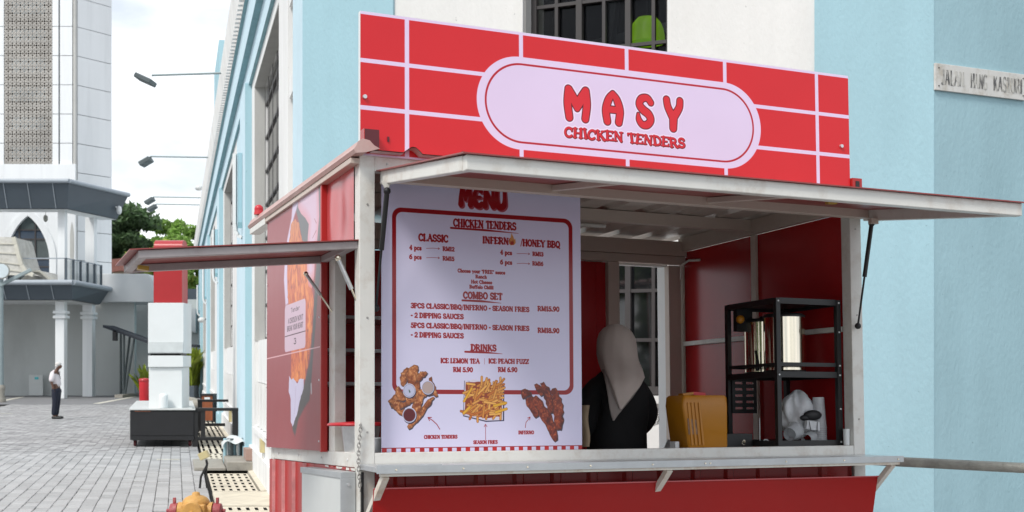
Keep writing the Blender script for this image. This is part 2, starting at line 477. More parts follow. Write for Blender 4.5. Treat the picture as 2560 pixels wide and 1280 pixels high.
def grid_mesh(fn, nu, nv, m, name, parent=None, smooth=True, **kw):
    b = MB()
    vs = [fn(i / nu, j / nv) for i in range(nu + 1) for j in range(nv + 1)]
    fs = [(i * (nv + 1) + j, (i + 1) * (nv + 1) + j, (i + 1) * (nv + 1) + j + 1, i * (nv + 1) + j + 1) for i in range(nu) for j in range(nv)]
    b.add(vs, fs, m, smooth=smooth)
    return b.build(name, parent, **kw)


def copy_tree(o, parent=None):
    c = o.copy(); C.objects.link(c)
    if parent is not None: c.parent = parent
    for ch in list(o.children): copy_tree(ch, c)
    return c


def skinned(name, chains, m, parent, subsurf=2, root=0):
    "one continuous limb-and-body surface grown round joints; chains = lists of (x,y,z,radius)"
    verts = []; rad = []; edges = []; idx = {}
    for ch in chains:
        prev = None
        for p in ch:
            key = (round(p[0], 4), round(p[1], 4), round(p[2], 4))
            if key not in idx:
                idx[key] = len(verts); verts.append(p[:3]); rad.append(p[3] if isinstance(p[3], tuple) else (p[3], p[3]))
            k = idx[key]
            if prev is not None and prev != k: edges.append((prev, k))
            prev = k
    me = bpy.data.meshes.new(name); me.from_pydata(verts, edges, [])
    o = bpy.data.objects.new(name, me); C.objects.link(o)
    md = o.modifiers.new('skin', 'SKIN'); md.use_smooth_shade = True
    sv = me.skin_vertices[0].data
    for i, r in enumerate(rad): sv[i].radius = r
    sv[root].use_root = True
    s = o.modifiers.new('sub', 'SUBSURF'); s.levels = subsurf; s.render_levels = subsurf
    dg = bpy.context.evaluated_depsgraph_get(); dg.update()
    me2 = bpy.data.meshes.new_from_object(o.evaluated_get(dg))
    me2.name = name
    me2.materials.clear(); me2.materials.append(m)
    for p in me2.polygons: p.use_smooth = True; p.material_index = 0
    bpy.data.objects.remove(o)
    o = bpy.data.objects.new(name, me2); C.objects.link(o)
    if parent is not None: o.parent = parent
    return o
# ------------------------------------------------------------------ flat print: lettering and pictures drawn by code
class Canvas:
    def __init__(self, u0, v0, u1, v1, ppm, col):
        self.u0, self.v0, self.u1, self.v1, self.p = u0, v0, u1, v1, ppm
        self.W = int((u1 - u0) * ppm); self.H = int((v1 - v0) * ppm)
        self.a = np.zeros((self.H, self.W, 3), np.float32) + np.array(col, np.float32)

    def win(self, ua, va, ub, vb):
        i0 = max(0, int((ua - self.u0) * self.p) - 2); i1 = min(self.W, int((ub - self.u0) * self.p) + 3)
        j0 = max(0, int((va - self.v0) * self.p) - 2); j1 = min(self.H, int((vb - self.v0) * self.p) + 3)
        if i1 <= i0 or j1 <= j0: return None
        U, V = np.meshgrid(self.u0 + (np.arange(i0, i1) + .5) / self.p, self.v0 + (np.arange(j0, j1) + .5) / self.p)
        return (slice(j0, j1), slice(i0, i1)), U, V

    def put(self, sl, al, col):
        al = np.clip(al, 0, 1)[..., None]
        self.a[sl] = self.a[sl] * (1 - al) + (np.array(col, np.float32) if not isinstance(col, np.ndarray) else col) * al

    def rect(self, ua, va, ub, vb, col):
        w = self.win(ua, va, ub, vb)
        if w is None: return
        sl, U, V = w
        d = np.minimum(np.minimum(U - ua, ub - U), np.minimum(V - va, vb - V)) * self.p + .5
        self.put(sl, d, col)

    def rrect(self, ua, va, ub, vb, r, col):
        w = self.win(ua, va, ub, vb)
        sl, U, V = w
        cx, cy = (ua + ub) / 2, (va + vb) / 2
        qx = np.abs(U - cx) - (ub - ua) / 2 + r; qy = np.abs(V - cy) - (vb - va) / 2 + r
        d = np.hypot(np.maximum(qx, 0), np.maximum(qy, 0)) + np.minimum(np.maximum(qx, qy), 0) - r
        self.put(sl, -d * self.p + .5, col)

    def strokes(self, segs, col, grow=0.0, dx=0.0, dy=0.0):
        "segs: (x0,y0,r0,x1,y1,r1) tapered round strokes, union"
        segs = np.array(segs, float)
        m = segs[:, [2, 5]].max() + grow
        ua = segs[:, [0, 3]].min() - m + dx; ub = segs[:, [0, 3]].max() + m + dx
        va = segs[:, [1, 4]].min() - m + dy; vb = segs[:, [1, 4]].max() + m + dy
        w = self.win(ua, va, ub, vb)
        if w is None: return
        sl, U, V = w
        best = np.full(U.shape, 1e9)
        for x0, y0, r0, x1, y1, r1 in segs:
            ax, ay = x1 - x0, y1 - y0; L2 = ax * ax + ay * ay + 1e-12
            t = np.clip(((U - dx - x0) * ax + (V - dy - y0) * ay) / L2, 0, 1)
            d = np.hypot(U - dx - x0 - t * ax, V - dy - y0 - t * ay) - (r0 + (r1 - r0) * t)
            np.minimum(best, d, out=best)
        self.put(sl, (grow - best) * self.p + .5, col)

    def poly(self, pts, col, soft=0.0, wob=0.0, seed=0, tex=None):
        P = np.array(pts, float)
        e = 0.02 + wob
        w = self.win(P[:, 0].min() - e, P[:, 1].min() - e, P[:, 0].max() + e, P[:, 1].max() + e)
        if w is None: return
        sl, U, V = w
        if wob:
            U = U + wob * (noise2(U * 40 + seed, V * 40) - .5) * 2; V = V + wob * (noise2(U * 40 + seed + 9, V * 40 + 5) - .5) * 2
        inside = np.zeros(U.shape, bool); dist = np.full(U.shape, 1e9)
        n = len(P)
        for i in range(n):
            x0, y0 = P[i]; x1, y1 = P[(i + 1) % n]
            c = ((y0 > V) != (y1 > V)) & (U < (x1 - x0) * (V - y0) / (y1 - y0 + 1e-12) + x0)
            inside ^= c
            ax, ay = x1 - x0, y1 - y0; L2 = ax * ax + ay * ay + 1e-12
            t = np.clip(((U - x0) * ax + (V - y0) * ay) / L2, 0, 1)
            np.minimum(dist, np.hypot(U - x0 - t * ax, V - y0 - t * ay), out=dist)
        sd = np.where(inside, dist, -dist)
        al = np.clip(sd * self.p + .5, 0, 1) if not soft else np.clip(sd / soft + .5, 0, 1)
        if tex is not None: col = tex(U, V, sd)
        self.put(sl, al, col)

    def image(self, name):
        im = bpy.data.images.new(name, self.W, self.H, alpha=False)
        px = np.ones((self.H, self.W, 4), np.float32); px[..., :3] = np.clip(self.a, 0, 1)
        im.pixels.foreach_set(px.ravel()); im.update(); im.pack()
        return im


def noise2(x, y):
    xi = np.floor(x).astype(int); yi = np.floor(y).astype(int); fx = x - xi; fy = y - yi
    fx = fx * fx * (3 - 2 * fx); fy = fy * fy * (3 - 2 * fy)
    def h(a, b):
        s = np.sin(a * 127.1 + b * 311.7) * 43758.5453
        return s - np.floor(s)
    return (h(xi, yi) * (1 - fx) + h(xi + 1, yi) * fx) * (1 - fy) + (h(xi, yi + 1) * (1 - fx) + h(xi + 1, yi + 1) * fx) * fy


def fbm(x, y, o=4):
    s = 0; a = .5; t = 0
    for k in range(o):
        s = s + a * noise2(x * 2 ** k + 17 * k, y * 2 ** k); t += a; a *= .55
    return s / t


def print_mat(name, im, rough=0.4, spec=0.5, bump=0.0):
    m = bpy.data.materials.new(name); m.use_nodes = True
    t = m.node_tree; b = t.nodes['Principled BSDF']
    ti = t.nodes.new('ShaderNodeTexImage'); ti.image = im; ti.interpolation = 'Cubic'; ti.extension = 'EXTEND'
    uv = t.nodes.new('ShaderNodeUVMap'); uv.uv_map = 'print'
    t.links.new(uv.outputs[0], ti.inputs['Vector']); 
    n = t.nodes.new('ShaderNodeTexNoise'); n.inputs['Scale'].default_value = 2.2; n.inputs['Detail'].default_value = 4
    tc = t.nodes.new('ShaderNodeTexCoord'); t.links.new(tc.outputs['Object'], n.inputs['Vector'])
    mr = t.nodes.new('ShaderNodeMapRange'); mr.inputs['To Min'].default_value = .93; mr.inputs['To Max'].default_value = 1.05
    t.links.new(n.outputs['Fac'], mr.inputs['Value'])
    v = t.nodes.new('ShaderNodeVectorMath'); v.operation = 'SCALE'
    t.links.new(ti.outputs['Color'], v.inputs[0]); t.links.new(mr.outputs[0], v.inputs['Scale'])
    t.links.new(v.outputs[0], b.inputs['Base Color'])
    b.inputs['Roughness'].default_value = rough; b.inputs['Specular IOR Level'].default_value = spec
    if bump:
        n2 = t.nodes.new('ShaderNodeTexNoise'); n2.inputs['Scale'].default_value = 2.5; n2.inputs['Detail'].default_value = 2
        t.links.new(tc.outputs['Object'], n2.inputs['Vector'])
        bp = t.nodes.new('ShaderNodeBump'); bp.inputs['Strength'].default_value = bump; bp.inputs['Distance'].default_value = .05
        t.links.new(n2.outputs['Fac'], bp.inputs['Height']); t.links.new(bp.outputs[0], b.inputs['Normal'])
    return m


def print_uv(o, iu, iv, cv):
    "lay the drawing flat on an object by two of its own coordinates"
    me = o.data; uv = me.uv_layers.new(name='print')
    for lp in me.loops:
        p = me.vertices[lp.vertex_index].co
        uv.data[lp.index].uv = ((p[iu] - cv.u0) / (cv.u1 - cv.u0), (p[iv] - cv.v0) / (cv.v1 - cv.v0))


def arc(cx, cy, rx, ry, a0, a1, n=10):
    return [(cx + rx * math.cos(R(a0 + (a1 - a0) * k / n)), cy + ry * math.sin(R(a0 + (a1 - a0) * k / n))) for k in range(n + 1)]


# letters as pen strokes: (advance, [(polyline, weight)], serif ends)
def _g():
    V, H = 1.0, 0.5       # thick and thin pen
    G = {}
    def S(w, strokes, ser=()): return (w, strokes, ser)
    G['A'] = S(.72, [([(.08, 0), (.34, 1)], H), ([(.34, 1), (.62, 0)], V), ([(.18, .35), (.5, .35)], H)], [(.08, 0), (.62, 0)])
    G['B'] = S(.66, [([(.14, 0), (.14, 1)], V), ([(.14, 1)] + arc(.32, .76, .2, .24, 90, -90) + [(.14, .52)], .7), ([(.14, .52)] + arc(.34, .26, .22, .26, 90, -90) + [(.14, 0)], .75)], [(.08, 0), (.08, 1)])
    G['C'] = S(.68, [(arc(.36, .5, .28, .5, 45, 315, 16), .85), ([(.58, .68), (.58, .95)], .5)])
    G['D'] = S(.70, [([(.14, 0), (.14, 1)], V), ([(.14, 1)] + arc(.28, .5, .32, .5, 90, -90, 14) + [(.14, 0)], .75)], [(.08, 0), (.08, 1)])
    G['E'] = S(.62, [([(.14, 0), (.14, 1)], V), ([(.14, 1), (.54, 1), (.54, .82)], H), ([(.14, .5), (.42, .5)], H), ([(.14, 0), (.56, 0), (.56, .2)], H)], [(.08, 0), (.08, 1)])
    G['F'] = S(.60, [([(.14, 0), (.14, 1)], V), ([(.14, 1), (.54, 1), (.54, .8)], H), ([(.14, .5), (.42, .5)], H)], [(.14, 0), (.08, 1)])
    G['G'] = S(.72, [(arc(.36, .5, .28, .5, 45, 320, 16), .85), ([(.6, .05), (.6, .42), (.42, .42)], .7)])
    G['H'] = S(.74, [([(.14, 0), (.14, 1)], V), ([(.58, 0), (.58, 1)], V), ([(.14, .5), (.58, .5)], H)], [(.14, 0), (.14, 1), (.58, 0), (.58, 1)])
    G['I'] = S(.34, [([(.17, 0), (.17, 1)], V)], [(.17, 0), (.17, 1)])
    G['K'] = S(.72, [([(.14, 0), (.14, 1)], V), ([(.2, .42), (.56, 1)], H), ([(.3, .6), (.6, 0)], V)], [(.14, 0), (.14, 1), (.56, 1), (.6, 0)])
    G['L'] = S(.58, [([(.14, 0), (.14, 1)], V), ([(.14, 0), (.52, 0), (.52, .22)], H)], [(.14, 1), (.08, 0)])
    G['M'] = S(.88, [([(.14, 0), (.14, 1)], .7), ([(.14, 1), (.42, .12)], V), ([(.42, .12), (.70, 1)], .6), ([(.72, 0), (.72, 1)], V)], [(.12, 0), (.12, 1), (.72, 0), (.72, 1)])
    G['N'] = S(.76, [([(.14, 0), (.14, 1)], .6), ([(.14, 1), (.6, 0)], V), ([(.6, 0), (.6, 1)], .6)], [(.14, 0), (.12, 1), (.6, 1)])
    G['O'] = S(.72, [(arc(.36, .5, .27, .5, 0, 360, 22), .85)])
    G['P'] = S(.62, [([(.14, 0), (.14, 1)], V), ([(.14, 1)] + arc(.32, .73, .22, .27, 90, -90) + [(.14, .46)], .7)], [(.14, 0), (.08, 1)])
    G['Q'] = S(.74, [(arc(.36, .5, .27, .5, 0, 360, 22), .85), ([(.38, .2), (.64, -.14)], .8)])
    G['R'] = S(.70, [([(.14, 0), (.14, 1)], V), ([(.14, 1)] + arc(.32, .75, .22, .25, 90, -90) + [(.14, .5)], .7), ([(.34, .5), (.6, 0)], .9)], [(.14, 0), (.08, 1), (.6, 0)])
    G['S'] = S(.60, [(arc(.3, .75, .2, .25, 20, 270, 12)[:] + arc(.3, .25, .22, .25, 90, -160, 12), .85)])
    G['T'] = S(.64, [([(.32, 0), (.32, 1)], V), ([(.06, .8), (.06, 1), (.58, 1), (.58, .8)], H)], [(.32, 0)])
    G['U'] = S(.72, [([(.14, 1), (.14, .3)] + arc(.35, .28, .21, .28, 180, 360, 8) + [(.56, 1)], .8)], [(.14, 1), (.56, 1)])
    G['W'] = S(.95, [([(.1, 1), (.28, 0)], V), ([(.28, 0), (.46, .9)], H), ([(.46, .9), (.64, 0)], V), ([(.64, 0), (.84, 1)], H)], [(.1, 1), (.84, 1)])
    G['Y'] = S(.70, [([(.08, 1), (.34, .45)], V), ([(.6, 1), (.34, .45)], H), ([(.34, .45), (.34, 0)], V)], [(.08, 1), (.6, 1), (.34, 0)])
    G['Z'] = S(.62, [([(.08, .82), (.08, 1), (.54, 1)], H), ([(.54, 1), (.08, 0)], V), ([(.08, 0), (.56, 0), (.56, .2)], H)])
    G['J'] = S(.5, [([(.32, 1), (.32, .2)] + arc(.17, .2, .15, .2, 0, -150, 6), V)], [(.32, 1)])
    G['V'] = S(.7, [([(.08, 1), (.35, 0)], V), ([(.35, 0), (.6, 1)], H)], [(.08, 1), (.6, 1)])
    G['0'] = S(.62, [(arc(.31, .5, .22, .5, 0, 360, 20), .85)])
    G['1'] = S(.42, [([(.22, 0), (.22, 1)], V), ([(.22, 1), (.08, .85)], H)], [(.22, 0)])
    G['2'] = S(.6, [(arc(.3, .72, .2, .28, 170, -30, 10) + [(.1, .04)], .8), ([(.08, .02), (.54, .02)], .8)])
    G['3'] = S(.6, [(arc(.28, .75, .2, .25, 150, -90, 10), .8), (arc(.28, .26, .23, .26, 90, -150, 10), .9)])
    G['4'] = S(.62, [([(.4, 0), (.4, 1)], V), ([(.4, 1), (.06, .32), (.58, .32)], H)], [(.4, 0)])
    G['5'] = S(.6, [([(.5, 1), (.16, 1), (.13, .56)], .6), (arc(.28, .32, .23, .32, 120, -150, 12), .9)])
    G['6'] = S(.62, [(arc(.31, .3, .21, .3, 0, 360, 16), .85), ([(.11, .3), (.14, .7), (.42, 1)], .85)])
    G['8'] = S(.62, [(arc(.3, .76, .18, .24, 0, 360, 16), .8), (arc(.3, .27, .22, .27, 0, 360, 16), .85)])
    G['9'] = S(.62, [(arc(.31, .7, .21, .3, 0, 360, 16), .85), ([(.51, .7), (.48, .3), (.2, 0)], .85)])
    G['a'] = S(.52, [(arc(.24, .22, .16, .22, 0, 360, 12), .75), ([(.4, .48), (.4, 0)], .9), (arc(.26, .45, .15, .2, 20, 140, 5), .6)])
    G['c'] = S(.48, [(arc(.25, .32, .17, .32, 50, 310, 12), .8)])
    G['d'] = S(.56, [([(.42, 0), (.42, 1)], .9), (arc(.26, .32, .17, .32, 0, 360, 14), .7)], [(.42, 0)])
    G['e'] = S(.5, [(arc(.25, .32, .18, .32, 0, 320, 12), .8), ([(.1, .34), (.42, .34)], H)])
    G['f'] = S(.4, [([(.17, 0), (.17, .8)] + arc(.3, .82, .13, .18, 180, 60, 4), .9), ([(.03, .62), (.34, .62)], H)], [(.17, 0)])
    G['h'] = S(.58, [([(.14, 0), (.14, 1)], .9), ([(.14, .5)] + arc(.28, .45, .16, .2, 140, 0, 6) + [(.44, 0)], .85)], [(.14, 0), (.44, 0)])
    G['i'] = S(.3, [([(.14, 0), (.14, .64)], .9), ([(.14, .9), (.14, .92)], V)], [(.14, 0)])
    G['l'] = S(.3, [([(.14, 0), (.14, 1)], .9)], [(.14, 0)])
    G['n'] = S(.58, [([(.14, 0), (.14, .64)], .9), ([(.14, .5)] + arc(.28, .45, .16, .2, 140, 0, 6) + [(.44, 0)], .85)], [(.14, 0), (.44, 0)])
    G['o'] = S(.52, [(arc(.26, .32, .18, .32, 0, 360, 14), .8)])
    G['p'] = S(.56, [([(.14, -.35), (.14, .64)], .9), (arc(.28, .32, .18, .32, 0, 360, 14), .7)], [(.14, -.35)])
    G['r'] = S(.44, [([(.14, 0), (.14, .64)], .9), (arc(.3, .4, .16, .24, 170, 60, 5), .8)], [(.14, 0)])
    G['s'] = S(.44, [(arc(.22, .48, .13, .16, 20, 270, 8) + arc(.22, .16, .14, .16, 90, -160, 8), .75)])
    G['t'] = S(.38, [([(.16, .85), (.16, .1), (.32, .02)], .85), ([(.03, .62), (.34, .62)], H)])
    G['u'] = S(.58, [([(.14, .64), (.14, .2)] + arc(.28, .2, .15, .2, 180, 340, 6), .85), ([(.44, 0), (.44, .64)], .9)])
    G['y'] = S(.54, [([(.08, .64), (.28, .05)], .9), ([(.46, .64), (.2, -.32)], .6)])
    G['/'] = S(.36, [([(.04, -.1), (.3, 1.1)], .4)])
    G['-'] = S(.34, [([(.1, .42), (.24, .42)], .9)])
    G['.'] = S(.26, [([(.13, .05), (.13, .06)], 1.1)])
    G["'"] = S(.2, [([(.1, .8), (.1, 1)], .7)])
    G['"'] = S(.3, [([(.08, .78), (.08, 1)], .6), ([(.2, .78), (.2, 1)], .6)])
    return G


GL = _g()


def text_segs(s, u0, u1, v0, h, w=0.105, serif=True, wonk=0.0, rnd=None):
    adv = sum(GL[c][0] if c != ' ' else .34 for c in s)
    k = (u1 - u0) / (adv * h); x = u0; out = []
    for c in s:
        if c == ' ':
            x += .34 * h * k; continue
        a, st, ser = GL[c]
        jx = (rnd.uniform(-1, 1) * wonk if rnd else 0); sh = (rnd.uniform(-1, 1) * wonk if rnd else 0)
        f = lambda p: (x + (p[0] + sh * (p[1] - .5)) * h * k, v0 + (p[1] * (1 - w * 1.2) + w * .6) * h + jx * h * .4)
        for pl, wt in st:
            for p, q in zip(pl[:-1], pl[1:]):
                P, Q = f(p), f(q); r = w * h * wt * min(1.15, max(.8, k))
                out.append((P[0], P[1], r, Q[0], Q[1], r))
        if serif:
            for (sx, sy) in ser:
                P = f((sx - .12, sy)); Q = f((sx + .12, sy)); r = w * h * .42
                out.append((P[0], P[1], r, Q[0], Q[1], r))
        x += a * h * k
    return out


def catmull(pts, n=8):
    P = [pts[0]] + list(pts) + [pts[-1]]; out = []
    for i in range(1, len(P) - 2):
        for k in range(n):
            t = k / n
            out.append(tuple(.5 * ((2 * P[i][j]) + (-P[i - 1][j] + P[i + 1][j]) * t + (2 * P[i - 1][j] - 5 * P[i][j] + 4 * P[i + 1][j] - P[i + 2][j]) * t * t + (-P[i - 1][j] + 3 * P[i][j] - 3 * P[i + 1][j] + P[i + 2][j]) * t ** 3) for j in range(3)))
    out.append(tuple(pts[-1])); return out


def blob_segs(strokes, u, v, h):
    out = []
    for st in strokes:
        c = catmull(st)
        for a, b in zip(c[:-1], c[1:]):
            out.append((u + a[0] * h, v + a[1] * h, a[2] * h, u + b[0] * h, v + b[1] * h, b[2] * h))
    return out


# ---- shop sign: brick pattern, oval and name (x along the kiosk, z up)
LIL = (0.90, 0.835, 0.95)
SRED = (0.845, 0.145, 0.175)
DRED = (0.72, 0.10, 0.16)
cs = Canvas(0.0, 2.68, 2.935, 3.392, 760, SRED)
for (ua, va, ub, vb) in [(0, 3.376, 2.935, 3.392), (0, 3.139, 2.935, 3.160), (0, 2.907, 2.935, 2.929), (0, 2.68, 2.935, 2.695)]:
    cs.rect(ua, va, ub, vb, LIL)
for x in (.237, .852, 1.468, 2.085, 2.706):
    cs.rect(x - .0115, 2.68, x + .0115, 3.392, LIL)
cs.rrect(.606, 2.782, 2.318, 3.262, .24, LIL)
cs.rrect(.650, 2.815, 2.272, 3.229, .206, DRED)
cs.rrect(.660, 2.825, 2.262, 3.219, .197, (0.895, 0.83, 0.945))
_h = .190
masy = [
    [[(.15, .88, .10), (.12, .5, .105), (.17, .1, .10)], [(.17, .88, .09), (.33, .58, .12), (.41, .36, .075)], [(.66, .88, .09), (.50, .58, .12), (.41, .36, .075)], [(.68, .88, .10), (.71, .5, .105), (.66, .1, .10)]],
    [[(.35, .90, .07), (.22, .72, .10), (.13, .42, .105), (.17, .1, .10)], [(.35, .90, .07), (.48, .72, .10), (.57, .42, .105), (.53, .1, .10)], [(.18, .44, .09), (.52, .44, .09)]],
    [[(.50, .76, .085), (.38, .88, .09), (.20, .84, .10), (.13, .68, .10), (.24, .54, .11), (.42, .42, .11), (.49, .26, .10), (.38, .12, .10), (.22, .11, .09), (.11, .24, .075), (.09, .40, .035)]],
    [[(.11, .90, .095), (.15, .70, .10), (.30, .42, .11)], [(.55, .90, .095), (.52, .70, .10), (.34, .42, .11)], [(.33, .42, .12), (.32, .1, .105)]],
]
_cl = [(1.093, masy[0]), (1.316, masy[1]), (1.518, masy[2]), (1.690, masy[3])]
_all = []
for u, g in _cl:
    _all += blob_segs(g, u, 2.957, _h)
cs.strokes(_all, (0.96, 0.90, 0.99), 0.0125)
cs.strokes(_all, (0.30, 0.03, 0.09), 0.0052)
cs.strokes(_all, (0.86, 0.17, 0.21), 0.0006)
_r = random.Random(3)
_ct = text_segs('CHICKEN TENDERS', 1.094, 1.824, 2.872, .053, w=.100, serif=True, wonk=.12, rnd=_r)
cs.strokes(_ct, (0.96, 0.90, 0.99), 0.008)
cs.strokes(_ct, (0.42, 0.05, 0.10), 0.0032, dx=.0015, dy=-.002)
cs.strokes(_ct, (0.84, 0.15, 0.20), 0.0005)
M['signprint'] = print_mat('printed_brick_pattern_sign_sheet', cs.image('sign_print'), 0.32, 0.35, bump=0.06)

# ---- menu (x along the kiosk, z up)
MB0 = (0.83, 0.815, 0.92)
MR = (0.58, 0.045, 0.085)
cm = Canvas(.125, 1.238, 1.240, 2.60, 1500, MB0)
cm.rrect(.192, 1.536, 1.186, 2.461, .048, MR)
cm.rrect(.213, 1.558, 1.164, 2.439, .033, MB0)
_menu = {'M': (.13, [[(.20, .95, .085), (.15, .5, .11), (.15, .12, .15)], [(.24, .95, .08), (.34, .6, .10), (.40, .35, .07)], [(.55, .95, .08), (.46, .6, .10), (.40, .35, .07)], [(.60, .95, .085), (.66, .5, .11), (.66, .12, .15)]]),
         'E': (1.08, [[(.50, .82, .09), (.34, .92, .09), (.18, .80, .10), (.13, .5, .12), (.18, .2, .15), (.40, .10, .14), (.52, .24, .10)], [(.2, .52, .09), (.44, .54, .08)]]),
         'N': (1.80, [[(.16, .95, .085), (.15, .5, .11), (.14, .12, .15)], [(.16, .92, .10), (.36, .5, .12), (.56, .12, .14)], [(.56, .95, .085), (.57, .5, .10), (.58, .12, .15)]]),
         'U': (2.62, [[(.14, .95, .09), (.13, .5, .12), (.18, .2, .16), (.36, .10, .17), (.52, .22, .15), (.56, .5, .11), (.54, .95, .09)]])}
_ms = []
for k, (u, g) in _menu.items():
    _ms += blob_segs(g, .532 + u * .080, 2.487, .102)
cm.strokes(_ms, (0.66, 0.30, 0.36), 0.002, dx=.006, dy=-.006)
cm.strokes(_ms, MR, 0.0)
MENU_T = [('CHICKEN TENDERS', 0.516, 0.863, 2.382, 0.042), ('CLASSIC', 0.33, 0.489, 2.299, 0.038), ('INFERNO', 0.675, 0.849, 2.306, 0.036), ('/HONEY BBQ', 0.887, 1.114, 2.303, 0.037), ('4 pcs', 0.281, 0.346, 2.252, 0.024), ('RM12', 0.459, 0.522, 2.256, 0.022), ('6 pcs', 0.281, 0.346, 2.206, 0.024), ('RM15', 0.459, 0.521, 2.207, 0.022), ('4 pcs', 0.772, 0.839, 2.253, 0.024), ('RM13', 0.955, 1.017, 2.255, 0.022), ('6 pcs', 0.772, 0.839, 2.203, 0.024), ('RM16', 0.954, 1.016, 2.205, 0.022), ('Choose your "FREE" sauce', 0.539, 0.8, 2.151, 0.019), ('Ranch', 0.636, 0.698, 2.125, 0.018), ('Hot Cheese', 0.612, 0.727, 2.098, 0.018), ('Buffalo Chilli', 0.603, 0.735, 2.072, 0.018), ('COMBO SET', 0.568, 0.784, 2.019, 0.036), ('3PCS CLASSIC/BBQ/INFERNO - SEASON FRIES', 0.289, 0.935, 1.962, 0.026), ('RM15.90', 0.982, 1.107, 1.969, 0.026), ('- 2 DIPPING SAUCES', 0.289, 0.57, 1.914, 0.026), ('5PCS CLASSIC/BBQ/INFERNO - SEASON FRIES', 0.289, 0.934, 1.864, 0.026), ('RM18.90', 0.982, 1.106, 1.856, 0.026), ('- 2 DIPPING SAUCES', 0.289, 0.57, 1.817, 0.026), ('DRINKS', 0.609, 0.749, 1.755, 0.034), ('ICE LEMON TEA', 0.445, 0.656, 1.691, 0.025), ('ICE PEACH FUZZ', 0.705, 0.93, 1.693, 0.025), ('RM 5.90', 0.513, 0.619, 1.647, 0.025), ('RM 6.90', 0.758, 0.865, 1.65, 0.025), ('CHICKEN TENDERS', 0.357, 0.534, 1.314, 0.018), ('SEASON FRIES', 0.62, 0.753, 1.285, 0.018), ('INFERNO', 0.869, 0.957, 1.332, 0.018)]
for s, a, b, v, h in MENU_T:
    sg = text_segs(s, a, b, v, h, w=.13)
    cm.strokes(sg, (0.86, 0.80, 0.90), 0.0022)
    cm.strokes(sg, MR, 0.0003)
for a, b, v in ((.503, .876, 2.372), (.564, .777, 2.007), (.578, .782, 1.747)):
    cm.strokes([(a, v + .003, .005, (a + b) / 2, v + .002, .0055), ((a + b) / 2, v + .002, .0055, b, v - .004, .0008)], MR)
cm.rect(.682, 1.688, .6835, 1.719, MR)
def arrow(pts, col=MR, r=.0014, hd=.012):
    sg = [(p[0], p[1], r, q[0], q[1], r) for p, q in zip(pts[:-1], pts[1:])]
    (x0, y0), (x1, y1) = pts[-2], pts[-1]; a = math.atan2(y1 - y0, x1 - x0)
    for da in (2.6, -2.6):
        sg.append((x1, y1, r, x1 + hd * math.cos(a + da), y1 + hd * math.sin(a + da), r))
    cm.strokes(sg, col)
for a, b, v in ((.372, .442, 2.266), (.372, .442, 2.219), (.866, .939, 2.264), (.866, .939, 2.213)):
    arrow([(a, v - .002), ((a + b) / 2, v + .001), (b, v)], r=.0011, hd=.009)
arrow([(.440, 1.361), (.425, 1.385), (.402, 1.405), (.378, 1.420)], r=.002, hd=.018)
arrow([(.687, 1.306), (.687, 1.385)], r=.0013, hd=.016)
arrow([(.908, 1.366), (.912, 1.392), (.936, 1.420)], r=.0016, hd=.016)
# chequered foot
cm.rect(.135, 1.268, 1.236, 1.272, MR)
for i in range(23):
    cm.rect(.140 + i * .0487, 1.243, .140 + i * .0487 + .0243, 1.268, (0.66, 0.07, 0.11) if i % 3 else (0.74, 0.10, 0.12))


def crumb(c1, c2, c3, sc=110, seed=0):
    def f(U, V, sd):
        n = fbm(U * sc + seed, V * sc, 4); m = fbm(U * sc * .35 + seed + 40, V * sc * .35 + 3, 3)
        t = np.clip((n * .65 + m * .5 - .35) * 2.2, 0, 1)[..., None]
        e = np.clip(sd / .008, 0, 1)[..., None]
        c = np.array(c1) * (1 - t) + np.array(c2) * t
        hi = np.clip((n - .62) * 5, 0, 1)[..., None]
        c = c * (1 - hi * .6) + np.array(c3) * hi * .6
        return (c * (.75 + .25 * e)).astype(np.float32)
    return f


def tender(cx, cy, L_, w, ang, cols, cv=None, seed=0, bend=.2):
    cv = cv or cm
    n = 12; rr = random.Random(seed); top = []; bot = []
    for k in range(n + 1):
        t = k / n; x = (t - .5) * L_; ww = w * (math.sin(math.pi * (.08 + .84 * t)) ** .6) * rr.uniform(.8, 1.15) / 2
        y = bend * w * math.sin(math.pi * t)
        top.append((x, y + ww)); bot.append((x, y - ww))
    P = []
    for x, y in top + bot[::-1]:
        P.append((cx + x * math.cos(ang) - y * math.sin(ang), cy + x * math.sin(ang) + y * math.cos(ang)))
    cv.poly([(a + .004, b - .005) for a, b in P], (0.25, 0.22, 0.28), wob=.003, seed=seed)
    cv.poly(P, (0, 0, 0), wob=.004, seed=seed, tex=crumb(*cols, seed=seed))


TC = ((0.50, 0.24, 0.11), (0.82, 0.53, 0.31), (0.95, 0.74, 0.52))
HC = ((0.34, 0.09, 0.05), (0.66, 0.27, 0.13), (0.82, 0.45, 0.26))
_r = random.Random(5)
